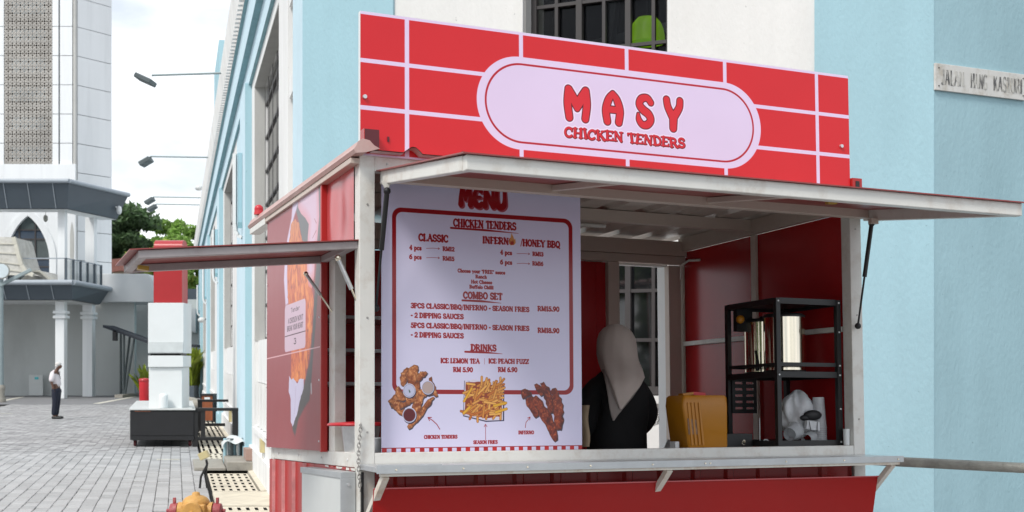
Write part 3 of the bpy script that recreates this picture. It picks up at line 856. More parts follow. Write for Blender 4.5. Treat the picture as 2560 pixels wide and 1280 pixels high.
# paper cone edge, then tenders
for (cx, cy, L_, w, an, sd) in [(.232, 1.505, .12, .055, 0.5, 1), (.214, 1.470, .10, .05, -.8, 2), (.262, 1.62, .09, .045, 1.2, 3), (.305, 1.62, .12, .06, 1.4, 4), (.345, 1.622, .07, .035, .7, 5), (.285, 1.50, .13, .04, .5, 6), (.325, 1.54, .12, .05, 1.6, 7), (.36, 1.535, .11, .045, .2, 8), (.405, 1.57, .10, .034, 1.9, 9), (.33, 1.475, .12, .05, 1.3, 10), (.37, 1.47, .13, .03, .95, 11), (.31, 1.40, .10, .032, .75, 12), (.235, 1.535, .08, .04, 2.0, 13)]:
    tender(cx, cy, L_, w, an, TC, seed=sd)
def cup(cx, cy, r, col):
    th = [k * math.pi / 12 for k in range(24)]
    cm.poly([(cx + .003 + r * math.cos(a), cy - .006 + r * 1.05 * math.sin(a)) for a in th], (0.2, 0.18, 0.27))
    cm.poly([(cx + r * math.cos(a), cy + r * 1.05 * math.sin(a)) for a in th], (0.84, 0.84, 0.92))
    cm.poly([(cx + r * .92 * math.cos(a), cy + r * .95 * math.sin(a)) for a in th], (0.55, 0.53, 0.62))
    cm.poly([(cx + r * .84 * math.cos(a), cy + r * .87 * math.sin(a)) for a in th], col)
cup(.280, 1.553, .033, (0.74, 0.75, 0.85))
cup(.378, 1.568, .033, (0.70, 0.62, 0.60))
cup(.281, 1.432, .036, (0.36, 0.05, 0.09))
cm.strokes([(.279, 1.556, .002, .283, 1.546, .004)], (0.3, 0.4, 0.35))
# fries in a tray
cm.poly([(.572, 1.604), (.792, 1.588), (.790, 1.400), (.690, 1.396), (.565, 1.425)], (0.20, 0.19, 0.32))
cm.poly([(.575, 1.606), (.60, 1.600), (.62, 1.612), (.66, 1.604), (.70, 1.611), (.74, 1.596), (.785, 1.592), (.783, 1.405), (.690, 1.402), (.568, 1.430)], (0.83, 0.80, 0.86))
cm.poly([(.580, 1.598), (.655, 1.600), (.78, 1.575), (.778, 1.425), (.690, 1.415), (.572, 1.440)], (0.55, 0.22, 0.10), wob=.003)
for i in range(95):
    u = _r.uniform(.585, .775); v = _r.uniform(1.432, 1.592); a = _r.choice([_r.uniform(.3, 1.1), _r.uniform(1.2, 1.9), _r.uniform(-.3, .4)]); l = _r.uniform(.02, .036)
    c = _r.choice([(0.80, 0.52, 0.20), (0.85, 0.60, 0.28), (0.74, 0.42, 0.15), (0.90, 0.67, 0.32)])
    s = (u - l * math.cos(a), v - l * math.sin(a), .0052, u + l * math.cos(a), v + l * math.sin(a), .0052)
    cm.strokes([s], (0.45, 0.18, 0.06), .0014)
    cm.strokes([s], c)
for s in [(.570, 1.500, .005, .612, 1.565, .005), (.745, 1.445, .006, .803, 1.462, .006), (.735, 1.478, .006, .800, 1.492, .006), (.568, 1.44, .006, .60, 1.47, .006)]:
    cm.strokes([s], (0.5, 0.3, 0.06), .0014); cm.strokes([s], (0.88, 0.66, 0.16))
# inferno tenders
for (cx, cy, L_, w, an, sd) in [(.935, 1.49, .16, .055, -1.05, 21), (.985, 1.56, .07, .035, -1.0, 26), (1.03, 1.52, .17, .05, -1.25, 22), (1.02, 1.41, .26, .062, -1.05, 23), (1.085, 1.46, .22, .058, -1.45, 24), (.915, 1.535, .06, .045, .3, 25)]:
    tender(cx, cy, L_, w, an, HC, seed=sd)
# flame over the O
cm.poly([(.822, 2.312), (.826, 2.335), (.832, 2.345), (.836, 2.368), (.846, 2.350), (.852, 2.334), (.858, 2.340), (.860, 2.318), (.850, 2.306), (.832, 2.304)], (0.80, 0.55, 0.30))
cm.poly([(.828, 2.312), (.832, 2.330), (.839, 2.322), (.845, 2.334), (.850, 2.318), (.848, 2.308), (.834, 2.306)], (0.62, 0.16, 0.08))
M['menuprint'] = print_mat('printed_menu_sheet', cm.image('menu_print'), 0.2, 0.5, bump=0.05)

# ---- side poster: hand dipping a fried chicken strip (u = minus depth so that it reads right way round)
PR = (0.60, 0.235, 0.255)
cp = Canvas(-1.905, 1.245, -.595, 2.70, 700, PR)
def neg(P): return [(-a, b) for a, b in P]
CH = [(1.212, 2.561), (1.08, 2.513), (1.024, 2.415), (0.933, 2.353), (0.845, 2.259), (0.792, 2.166), (0.74, 2.031), (0.764, 1.947), (0.797, 1.852), (0.831, 1.779), (0.873, 1.705), (0.925, 1.641), (0.996, 1.615), (1.105, 1.637), (1.199, 1.622), (1.266, 1.653), (1.248, 1.756), (1.269, 1.849), (1.291, 1.988), (1.342, 2.132), (1.363, 2.251), (1.345, 2.366), (1.307, 2.454), (1.27, 2.53)]
G1 = [(0.74, 2.074), (0.682, 2.026), (0.713, 1.9), (0.754, 1.775), (0.795, 1.626), (0.836, 1.519), (0.949, 1.478), (1.084, 1.413), (1.157, 1.323), (1.214, 1.356), (1.243, 1.413), (1.131, 1.48), (0.951, 1.609), (0.822, 1.735), (0.772, 1.883)]
GREY = (0.31, 0.28, 0.28)
cp.poly(neg([(.60, 2.70), (.60, 2.345), (0.561, 2.224), (0.658, 2.108), (0.682, 2.026), (0.74, 2.009), (0.724, 2.158), (0.66, 2.322), (0.60, 2.70)]), GREY, soft=.03)
cp.poly(neg([(1.25, 2.70), (.60, 2.70), (.62, 2.40), (.80, 2.2), (.95, 2.33), (1.1, 2.54)]), (0.42, 0.41, 0.42), soft=.02)
cp.poly(neg(G1), GREY, soft=.02)
cp.strokes([(-.80, 1.60, .012, -.795, 1.56, .012)], (0.75, 0.7, 0.72))
WL = [(1.0, 2.70), (1.146, 2.603), (1.212, 2.561), (1.307, 2.454), (1.355, 2.367), (1.363, 2.251), (1.331, 2.085), (1.401, 2.079), (1.443, 2.236), (1.425, 2.352), (1.367, 2.462), (1.261, 2.575), (1.22, 2.70)]
cp.poly(neg(WL), (0.83, 0.77, 0.87), soft=.02)
def chick(U, V, sd):
    n = fbm(U * 22 + 3, V * 9, 4); m = fbm(U * 60, V * 28 + 9, 4)
    t = np.clip(n * 1.0 + m * .7 - .45, 0, 1)[..., None]
    c = np.array((0.72, 0.25, 0.10)) * (1 - t) + np.array((1.0, 0.66, 0.28)) * t
    d = np.clip((.42 - m) * 5, 0, 1)[..., None]
    c = c * (1 - d * .45) + np.array((0.45, 0.13, 0.08)) * d * .45
    up = np.clip((V - 2.30) / .25, 0, 1)[..., None]
    c = c * (1 - up * .35) + np.array((0.75, 0.6, 0.6)) * up * .35
    return c.astype(np.float32)
cp.poly(neg(CH), (0, 0, 0), wob=.012, tex=chick)
def flesh(U, V, sd):
    t = np.clip(1 - sd / .07, 0, 1)[..., None]; tip = np.clip((2.22 - V) / .1, 0, 1)[..., None]
    c = np.array((0.84, 0.72, 0.80)) * (1 - t * .5) + np.array((0.86, 0.50, 0.52)) * t * .5
    return (c * (1 - tip * .6) + np.array((0.85, 0.38, 0.34)) * tip * .6).astype(np.float32)
FI = [(0.66, 2.70), (0.64, 2.485), (0.68, 2.364), (0.726, 2.287), (0.741, 2.182), (0.792, 2.118), (0.861, 2.14), (0.896, 2.199), (0.897, 2.309), (0.881, 2.417), (0.86, 2.478), (0.94, 2.525), (1.035, 2.563), (1.1, 2.607), (1.12, 2.70)]
cp.poly(neg(FI), (0, 0, 0), tex=flesh)
cp.strokes([(-.70, 2.42, .003, -.78, 2.39, .002), (-.73, 2.33, .003, -.79, 2.31, .002), (-.70, 2.46, .003, -.74, 2.49, .002)], (0.62, 0.33, 0.34))
cp.poly(neg([(1.305, 1.668), (1.25, 1.64), (1.2, 1.655), (1.12, 1.62), (1.05, 1.64), (0.96, 1.642), (0.968, 1.588), (1.04, 1.523), (1.103, 1.457), (1.177, 1.402), (1.214, 1.377), (1.263, 1.413), (1.264, 1.527), (1.314, 1.586)]), (0.80, 0.77, 0.87), wob=.006)
cp.strokes([(-1.14, 1.60, .004, -1.17, 1.45, .004)], (0.72, 0.66, 0.76))
cp.rrect(-1.418, 1.808, -.925, 2.080, .03, (0.82, 0.70, 0.77))
cp.rect(-1.412, 1.897, -.928, 1.902, (0.25, 0.1, 0.14))
for s, a, b, v, h in (('Tender', -1.27, -1.06, 2.028, .026), ("A CHICKEN WON'T", -1.34, -.98, 1.968, .030), ('BREAK YOUR HEART', -1.36, -.98, 1.925, .030), ('3', -1.20, -1.13, 1.842, .034)):
    cp.strokes(text_segs(s, a, b, v, h, w=.09, serif=False), (0.20, 0.07, 0.12))
cp.rect(-1.91, 1.791, -.59, 1.798, (0.86, 0.66, 0.68))
M['posterprint'] = print_mat('printed_side_poster', cp.image('poster_print'), 0.3, 0.6, bump=0.08)


def print_uv2(o, fu, fv, cv):
    me = o.data; uv = me.uv_layers.new(name='print')
    for lp in me.loops:
        p = me.vertices[lp.vertex_index].co
        uv.data[lp.index].uv = ((fu(p) - cv.u0) / (cv.u1 - cv.u0), (fv(p) - cv.v0) / (cv.v1 - cv.v0))


def single(name, mb, base, label, cat, fr=I4, group=None, bevel=0.0):
    "a thing that is one mesh, its origin at its base"
    o = mb.build(name, bevel=bevel, base=base)
    o.matrix_world = fr @ Matrix.Translation(Vector(base))
    return tag(o, label, cat, group)


# ================================================================== ground
b = MB(); b.box((-160, -60, -0.6), (160, 400, -0.06), M['joint']); g = b.build('ground'); struct(g)
pav = bpy.data.objects.new('pavement', None); C.objects.link(pav); struct(pav)
b = MB()
b.add([FP(-8, -14, -.055), FP(-8, 14, -.055), FP(47, 14, -.055), FP(47, -14, -.055)], [(0, 1, 2, 3)], M['joint'])
b.build('bedding', pav)
PW, PL = .170, .34
def paver_mesh(w, l, top=0.0, name='paving_stone'):
    q = MB(); e = .0035
    a0, a1, c0, c1 = e, w - e, .020, l - .020
    f = lambda d, y, z: (-0.27362 * y + d, y, z)
    k = .006
    vs = [f(a0, c0, -.05), f(a1, c0, -.05), f(a1, c1, -.05), f(a0, c1, -.05), f(a0, c0, -k), f(a1, c0, -k), f(a1, c1, -k), f(a0, c1, -k),
          f(a0 + k, c0 + k, 0), f(a1 - k, c0 + k, 0), f(a1 - k, c1 - k, 0), f(a0 + k, c1 - k, 0)]
    fs = [(0, 1, 5, 4), (1, 2, 6, 5), (2, 3, 7, 6), (3, 0, 4, 7), (4, 5, 9, 8), (5, 6, 10, 9), (6, 7, 11, 10), (7, 4, 8, 11), (8, 9, 10, 11)]
    return vs, fs
_pv, _pf = paver_mesh(PW, PL)
_pm = bpy.data.meshes.new('paving_stone'); _pm.from_pydata(_pv, [], _pf); _pm.materials.append(M['paver']); _pm.update()
count = 0; rest = MB(); DR = .42
rr = random.Random(11)
cells = []
for j in range(-10, 118):
    for i in range(-60, 40):
        D = DR - (i + 1) * PW if i >= 0 else DR - (i + 1) * PW
        Y = 7.2 + j * PL + (PL / 2 if i % 2 else 0)
        if D < -9.5 or D > 6.0: continue
        if D > DR - .01 and Y > 11.2: continue
        X = -0.27362 * Y + D
        vis = Y > 13.4 and X / Y > -.43 and D < DR
        if Y < 12.5 and abs(X) > 5.5: continue
        cells.append((not vis, Y, D))
cells.sort()
for hid, Y, D in cells:
    p = FP(Y, D, rr.uniform(-.004, .003))
    if not hid and count < 300:
        o = bpy.data.objects.new('paving_stone', _pm); C.objects.link(o); o.parent = pav; o.location = p
        o.rotation_euler = (rr.uniform(-.012, .012), rr.uniform(-.010, .010), rr.uniform(-.01, .01)); count += 1
    else:
        rest.add([Vector(v) + p for v in (_pv if Y < 22 else _pv[4:8])], _pf if Y < 22 else [(0, 1, 2, 3)], M['paver'])
struct(rest.build('far_paving_stones', pav), 'stuff')
b = MB(); b.add([FP(47, -60, -.004), FP(47, 14, -.004), FP(63, 14, -.004), FP(63, -60, -.004)], [(0, 1, 2, 3)], M['asphalt'])
road = b.build('road'); struct(road)
for (pa, pb, pc, pd) in [((412, 1009), (432, 1009), (545 - 90, 990), (545 - 97, 990)), ((232, 1009), (250, 1009), (345, 991), (335, 991)), ((0, 1001), (0, 1005), (62, 992), (56, 992))]:
    q = MB(); P = []
    for x, y in (pa, pb, pc, pd):
        Y = 3070 * 1.7 / (y - 900); P.append(((x - 1280) / 3070 * Y, Y, .0015))
    q.add([(p[0], p[1], -.0015) for p in P] + [(p[0], p[1], .003) for p in P], [(4, 5, 6, 7), (0, 1, 5, 4), (1, 2, 6, 5), (2, 3, 7, 6), (3, 0, 4, 7)], M['lane']); struct(q.build('road_marking'))
for (xa, xb, y) in [(0, 30, 1034), (392, 450, 1149)]:
    Y = 3070 * 1.7 / (y - 900); q = MB(); X0 = (xa - 1280) / 3070 * Y; X1 = (xb - 1280) / 3070 * Y
    q.box((X0, Y - .035, .001), (X1, Y + .05, .006), M['lane']); struct(q.build('ground_marking'))

# drain run beside the long wall
b = MB(); b.add([FP(11.5, .43, -.05), FP(11.5, 1.22, -.05), FP(60, 1.22, -.05), FP(60, .43, -.05)], [(0, 1, 2, 3)], M['pit']); struct(b.build('drain_channel'))
def grate(Y0, Y1, D0, D1, cols, rows, label, slots=False):
    q = MB(); n, mm = cols * 2 + 1, rows * 2 + 1
    us = [D0]; hw = (D1 - D0) / cols
    for c in range(cols): us += [D0 + (c + .30) * hw, D0 + (c + .70) * hw]
    us += [D1]
    vs = [Y0]; hl = (Y1 - Y0) / rows; a, z = (.04, .96) if slots else (.22, .78)
    for r in range(rows): vs += [Y0 + (r + a) * hl, Y0 + (r + z) * hl]
    vs += [Y1]
    for i in range(len(us) - 1):
        for j in range(len(vs) - 1):
            if i % 2 == 1 and j % 2 == 1:
                if slots or (i // 2 + (j // 2) * 0) >= 0: continue
            sh = (.25 * hw if (j // 2) % 2 and not slots else 0)
            A, B2 = us[i], us[i + 1]; y0, y1 = vs[j], vs[j + 1]
            q.add([FP(y0, A, .0), FP(y0, B2, .0), FP(y1, B2, .0), FP(y1, A, .0), FP(y0, A, -.04), FP(y0, B2, -.04), FP(y1, B2, -.04), FP(y1, A, -.04)],
                  [(0, 1, 2, 3)], M['concrete'])
            q.add([FP(y0, A, .0), FP(y0, B2, .0), FP(y1, B2, .0), FP(y1, A, .0), FP(y0, A, -.04), FP(y0, B2, -.04), FP(y1, B2, -.04), FP(y1, A, -.04)],
                  [(4, 5, 1, 0), (5, 6, 2, 1), (6, 7, 3, 2), (7, 4, 0, 3)], M['pit'])  # grimy hole sides, coloured near black to stand in for the shade inside
    base = tuple(FP((Y0 + Y1) / 2, (D0 + D1) / 2, -.04))
    return single('drain_cover', q, base, label, 'drain cover', group='concrete drain covers by the long wall')
grate(12.0, 14.25, .47, 1.07, 6, 5, 'perforated cream concrete drain cover nearest the kiosk')
q = MB(); q.hexa([FP(14.30, .47, -.04), FP(14.30, 1.20, -.04), FP(15.85, 1.20, -.04), FP(15.85, .47, -.04), FP(14.30, .47, .004), FP(14.30, 1.20, .004), FP(15.85, 1.20, .004), FP(15.85, .47, .004)], M['concrete'])
single('drain_cover', q, tuple(FP(15, .8, -.04)), 'plain cream concrete slab between two perforated drain covers', 'drain cover', group='concrete drain covers by the long wall')
grate(15.90, 17.10, .47, 1.07, 6, 3, 'perforated drain cover just behind the plain slab')
grate(17.12, 18.40, .47, 1.07, 6, 3, 'perforated drain cover just in front of the concrete step')
grate(20.85, 22.3, .47, 1.05, 6, 3, 'perforated drain cover just behind the concrete step')
for i, y in enumerate((22.35, 24.9, 27.5, 30.1, 32.7)):
    grate(y, y + 2.5, .47, 1.05, 5, 2, ['slotted drain cover under the front black frame', 'slotted drain cover between the two black frames', 'slotted drain cover in front of the brown bin', 'slotted drain cover just behind the rear black frame', 'slotted drain cover farthest down the wall'][i], slots=True)
q = MB(); q.hexa([FP(15.9, 1.10, -.04), FP(15.9, 1.21, -.04), FP(36, 1.21, -.04), FP(36, 1.10, -.04), FP(15.9, 1.10, .006), FP(15.9, 1.21, .02), FP(36, 1.21, .02), FP(36, 1.10, .006)], M['concrete'])
struct(q.build('gutter_edge'))
q = MB(); q.hexa([FP(18.8, .78, 0), FP(18.8, 1.19, 0), FP(20.75, 1.19, 0), FP(20.75, .78, 0), FP(18.8, .78, .14), FP(18.8, 1.19, .14), FP(20.75, 1.19, .14), FP(20.75, .78, .14)], M['concgrey'])
single('concrete_step', q, tuple(FP(19.8, .98, 0)), 'thick grey concrete block laid as a step against the wall', 'concrete step', bevel=.012)
q = MB(); q.hexa([FP(18.85, .28, 0), FP(18.85, .765, 0), FP(20.6, .765, 0), FP(20.6, .28, 0), FP(18.85, .28, .045), FP(18.85, .765, .045), FP(20.6, .765, .045), FP(20.6, .28, .045)], M['concgrey'])
single('concrete_slab', q, tuple(FP(19.7, .5, 0)), 'thin grey concrete slab lying left of the thick step', 'concrete slab', bevel=.008)

# ================================================================== market building
mk = thing('market_building', 'pale blue and white market hall with tall dark windows behind the kiosk', 'building', (-2.03, 11.9, 0))
MKI = rel((-2.03, 11.9, 0))
def mpart(name, mb, bevel=0.0):
    mb.v = [MKI @ p for p in mb.v]
    return mb.build(name, mk, bevel=bevel)
def fbox(mb, Y0, Y1, D0, D1, z0, z1, m):
    mb.hexa([FP(Y0, D0, z0), FP(Y0, D1, z0), FP(Y1, D1, z0), FP(Y1, D0, z0), FP(Y0, D0, z1), FP(Y0, D1, z1), FP(Y1, D1, z1), FP(Y1, D0, z1)], m)
DW = 1.223
# long wall in bays: corner strip, then white window bays and blue stretches
q = MB(); fbox(q, 11.9, 12.86, DW, 1.75, 0, 8.0, M['paleblue']); mpart('corner_strip', q)
q = MB()
fbox(q, 12.86, 13.42, 1.36, 1.8, 0, 6.14, M['greywall'])
for z0, z1 in ((3.05, 3.2), (4.55, 4.75), (5.55, 5.75)):
    fbox(q, 12.87, 13.40, 1.235, 1.36, z0, z1, M['white2'])
mpart('niche', q)
HEAD, SILL = 5.96, 2.0
ends = 62.0
k = 0
while True:
    Yp = 19.8 + 12 * k
    ya = 13.42 if k == 0 else Yp - 7.1
    y0, y1 = Yp - 5.2, Yp - .64
    if ya > ends: break
    if k > 0:
        q = MB(); fbox(q, Yp - 10.5, ya, DW, 1.8, 0, 6.14, M['paleblue']); mpart('blue_wall', q)
    q = MB()
    fbox(q, ya, y0, DW, 1.8, 0, 6.14, M['white2'])
    fbox(q, y1, Yp, DW, 1.8, 0, 6.14, M['white2'])
    fbox(q, y0, y1, DW, 1.8, HEAD, 6.14, M['white2'])
    fbox(q, y0, y1, DW + .06, 1.8, 1.36, SILL, M['white2'])
    fbox(q, y0, y1, DW, 1.8, 0, .68, M['white2'])
    mpart('white_wall', q)
    q = MB(); fbox(q, ya, Yp, DW - .05, DW, 0, .34, M['white2']); mpart('plinth', q)
    q = MB(); fbox(q, y1 - .012, y1 - .002, DW + .004, DW + .165, SILL, HEAD, M['greywall']); fbox(q, y0, y1 - .012, DW + .004, DW + .165, HEAD - .012, HEAD - .002, M['greywall']); mpart('window_reveal', q)
    q = MB(); fbox(q, y0, y1, DW + .30, DW + .34, .68, 1.36, M['greywall'])
    for s in range(7):
        yy = y0 + .25 + s * .63
        fbox(q, yy, yy + .16, DW + .01, DW + .29, .69, 1.35, M['white2'])
    fbox(q, y0, y1, DW - .04, DW + .2, .60, .675, M['white2'])
    mpart('louvre', q)
    q = MB(); gD = DW + .17
    fbox(q, y0, y1, gD + .03, gD + .05, SILL, HEAD, M['glass']); win = mpart('window', q)
    q = MB()
    for zz in np.arange(SILL + .02, HEAD, .52): fbox(q, y0, y1, gD + .004, gD + .028, zz, zz + .035, M['frame_dark'])
    q.v = [MKI @ p for p in q.v]; q.build('window_bars', win)
    q = MB()
    for yy in np.arange(y0, y1, .76): fbox(q, yy, yy + .05, gD - .005, gD + .003, SILL, HEAD, M['frame_dark'])
    q.v = [MKI @ p for p in q.v]; q.build('window_frame', win)
    if k < 4:
        q = MB(); fbox(q, Yp, Yp + 1.5, 1.109, 1.8, 0, 6.18, M['paleblue']); 
        fbox(q, Yp - .004, Yp - .001, 1.115, DW, 0, 6.16, M['blue'])
        fbox(q, Yp - .03, Yp + 1.53, 1.085, 1.8, 0, .30, M['blue'])
        mpart('pilaster', q)
    k += 1
    if k > 3: break
q = MB(); fbox(q, 57.3, ends, 1.15, 1.8, 0, 6.18, M['blue']); mpart('blue_wall', q)
# eaves: stacked fasciae and soffits, then the fluted edge
q = MB()
prof = [(1.8, 6.14), (1.17, 6.14), (1.17, 6.52), (1.073, 6.53), (1.073, 7.03), (1.02, 7.05), (1.02, 7.09), (1.9, 7.2)]
mts = [M['teal'], M['paleblue'], M['teal'], M['paleblue'], M['teal'], M['white2'], M['white2']]
for (d0, z0), (d1, z1), mm in zip(prof[:-1], prof[1:], mts):
    q.add([FP(12.0, d0, z0), FP(ends, d0, z0), FP(ends, d1, z1), FP(12.0, d1, z1)], [(0, 1, 2, 3)], mm)
q.add([FP(12.0, d, z) for d, z in prof], [tuple(range(len(prof)))], M['paleblue'])
mpart('cornice', q)
q = MB(); n = 205; st = (ends - 12.0) / n
for i in range(n):
    y = 12.0 + i * st
    for a, bq, dd in ((0, .45, -.10), (.45, 1.0, .03)):
        q.hexa([FP(y + a * st, 1.045 + dd, 7.08), FP(y + a * st, 1.2, 7.08), FP(y + bq * st, 1.2, 7.08), FP(y + bq * st, 1.045 + dd, 7.08),
                FP(y + a * st, .90 + dd * .12, 7.56), FP(y + a * st, 1.1, 7.60), FP(y + bq * st, 1.1, 7.60), FP(y + bq * st, .90 + dd * .12, 7.56)], M['white2'])
struct(mpart('fluted_eave', q), 'stuff')
q = MB(); fbox(q, 28.0, 31.5, .98, 2.2, 7.2, 9.0, M['blue']); mpart('parapet_block', q)
# roof slab behind
q = MB(); fbox(q, 12.1, ends, 1.2, 3.0, 6.9, 7.3, M['white2']); mpart('roof_edge', q)
# angled corner wall
T1 = WM
def wbox(mb, t0, t1, n0, n1, z0, z1, m, fr=WM):
    mb.box((t0, n0, z0), (t1, n1, z1), m, fr)
q = MB(); wbox(q, 0.0, 1.0, 0, .5, 0, 8, M['blue']); mpart('corner_wall', q)
q = MB(); wbox(q, 1.0, 2.32, .03, .5, 0, 8, M['whitewall']); wbox(q, 3.65, 4.89, .03, .5, 0, 8, M['whitewall']); wbox(q, 2.32, 3.65, .03, .5, 0, 1.39, M['whitewall']); mpart('white_wall', q)
q = MB(); wbox(q, 4.89, 5.81, 0, .5, 0, 8, M['blue']); mpart('corner_wall', q)
q = MB(); wbox(q, 2.30, 2.322, .0, .028, 1.40, 8, M['whitewall']); wbox(q, 2.324, 2.335, .031, .19, 1.40, 8, M['greywall'])
wbox(q, 2.28, 3.67, -.02, .028, 1.33, 1.395, M['whitewall']); mpart('window_surround', q)
q = MB(); wbox(q, 2.335, 3.65, .225, .235, 3.9, 8, M['clearglass']); wbox(q, 2.335, 3.65, .225, .235, 1.39, 3.899, M['glass']); win = mpart('window', q)
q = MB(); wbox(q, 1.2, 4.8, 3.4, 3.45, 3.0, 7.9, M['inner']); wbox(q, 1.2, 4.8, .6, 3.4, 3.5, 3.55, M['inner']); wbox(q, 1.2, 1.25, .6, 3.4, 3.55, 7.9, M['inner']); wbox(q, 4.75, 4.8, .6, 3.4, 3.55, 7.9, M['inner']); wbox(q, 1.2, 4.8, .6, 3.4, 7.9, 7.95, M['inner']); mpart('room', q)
q = MB()
for t in (2.2, 2.9, 3.6): q.bar((t, 2.2, 3.6), (t + .5, 2.2, 7.8), .12, .1, M['lampgrey'], WM)
for z in (5.0, 5.9, 6.8): q.bar((1.4, 2.4, z), (4.7, 2.1, z + .3), .12, .10, M['lampgrey'], WM)
mpart('roof_truss', q)
q = MB()
for t in (2.335, 3.60): wbox(q, t, t + .05, .165, .222, 1.40, 8, M['frame_dark'])
wbox(q, 2.385, 3.60, .165, .222, 1.40, 1.47, M['frame_dark'])
wbox(q, 2.765, 2.82, .168, .22, 1.47, 8, M['frame_dark']); wbox(q, 3.225, 3.275, .168, .22, 1.47, 8, M['frame_dark'])
wbox(q, 2.385, 3.60, .167, .221, 3.83, 3.90, M['frame_dark'])
q.v = [MKI @ p for p in q.v]; q.build('window_frame', win)
q = MB()
for t in (2.56, 3.01, 3.465): wbox(q, t, t + .03, .175, .215, 1.47, 8, M['frame_dark'])
for i in range(15):
    z = 1.86 + i * .43
    if abs(z - 3.86) > .1: wbox(q, 2.385, 3.60, .176, .214, z, z + .03, M['frame_dark'])
q.v = [MKI @ p for p in q.v]; q.build('window_bars', win)
# wall right of the corner
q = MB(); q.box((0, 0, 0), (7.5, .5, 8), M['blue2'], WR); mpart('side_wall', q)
q = MB(); q.add([(-2.0, 12.4, 8.0), (3.3, 10.1, 8.0), (10.0, 13.2, 8.0), (-14, 57, 8.0)], [(0, 1, 2, 3)], M['white2']); mpart('roof', q)

# street nameplate
sp = thing('street_sign', 'weathered white street nameplate with flaking black letters on the blue wall', 'street sign', (.5, -.02, 3.85), WR)
sz0, sz1 = 3.83, 4.00
q = MB(); q.box((.0, -.022, 3.80), (.955, -.003, 4.01), M['whitewall'], rel((.5, -.02, 3.85)))
M['nameplate'] = mat('chipped_white_plate', (0.62, 0.61, 0.58), 0.6, var=.08, vscale=8, dirt=(0.33, 0.28, 0.20), dirt_amt=.8, dscale=6)
q.mats = [M['nameplate']]; q.build('plate', sp, bevel=.003)
M['flake'] = mat('flaking_dark_paint', (0.10, 0.10, 0.10), 0.8, dirt=(0.55, 0.54, 0.5), dirt_amt=1.0, dscale=14, stretch=(3, 3, .5))
_mr = [n for n in M['flake'].node_tree.nodes if n.type == 'MAP_RANGE' and abs(n.inputs['From Max'].default_value - .75) < 1e-4][0]
_mr.inputs['From Min'].default_value = .42; _mr.inputs['From Max'].default_value = .56
for s, a, bq in (('JALAN', .06, .30), ('HANG', .36, .54), ('KASTURI', .60, .915)):
    sg = text_segs(s, a, bq, 3.845, .125, w=.075, serif=False)
    q = MB()
    for i, (x0, z0, r0, x1, z1, r1) in enumerate(sg):
        if math.hypot(x1 - x0, z1 - z0) < 1e-5: continue
        q.bar((x0, -.0235 - i * 2e-5, z0), (x1, -.0235 - i * 2e-5, z1), .0015, r0 * 2.1, M['flake'], rel((.5, -.02, 3.85)), up=(-(z1 - z0), 0, x1 - x0))
    q.build('lettering', sp)
q = MB()
for x, z in ((.035, 3.835), (.035, 3.975), (.925, 3.835), (.925, 3.975)): q.ball((x, -.024, z), .006, M['frame_dark'], 8, rel((.5, -.02, 3.85)))
q.build('screws', sp)

# green lamp behind the window
LX, LY = 3.314, .52
lp = thing('pendant_lamp', 'lime green dome pendant lamp seen through the dark upper window', 'lamp', (LX, LY, 4.54), WM)
PI0 = rel((LX, LY, 4.54))
q = MB(); q.lathe([(.162, 4.55), (.160, 4.61), (.150, 4.67), (.125, 4.73), (.085, 4.775), (.03, 4.79)], (LX, LY, 0), M['green'], 28, PI0, cap=False); q.build('lamp_shade', lp)
q = MB(); q.cyl((LX, LY, 4.79), (LX, LY, 7.88), .006, .006, M['black'], 6, PI0); q.build('flex', lp)

# wall lanterns and gantry floodlights on the long side
for k in range(4):
    Yb = 20.5 + 12 * k
    bs = tuple(FP(Yb, 1.1, 3.75)); T = rel(bs)
    o = thing('wall_sign_box', ['white and blue projecting wall box nearest the kiosk', 'white and blue projecting wall box on the second pilaster', 'white and blue projecting wall box on the third pilaster', 'farthest projecting wall box down the long facade'][k], 'wall box', bs, group='projecting boxes along the long facade')
    def fb(mb, Y0, Y1, D0, D1, z0, z1, m):
        p = [FP(Y0, D0, z0), FP(Y0, D1, z0), FP(Y1, D1, z0), FP(Y1, D0, z0), FP(Y0, D0, z1), FP(Y0, D1, z1), FP(Y1, D1, z1), FP(Y1, D0, z1)]
        mb.hexa([T @ a for a in p], m)
    q = MB(); fb(q, Yb, Yb + .12, 1.035, 1.105, 3.92, 5.16, M['blue']); fb(q, Yb - .004, Yb, 1.036, 1.104, 3.90, 4.00, M['teal']); q.build('panel', o)
    q = MB()
    pts = [FP(Yb + .06, .985, 5.15), FP(Yb + .06, .985, 3.98), FP(Yb + .06, 1.0, 3.86), FP(Yb + .06, 1.04, 3.78), FP(Yb + .06, 1.105, 3.75)]
    for a, c in zip(pts[:-1], pts[1:]): q.bar(a, c, .10, .055, M['white2'], T, up=(1, 0, 0))
    q.build('bracket', o)
def at_local(b): return rel(b)
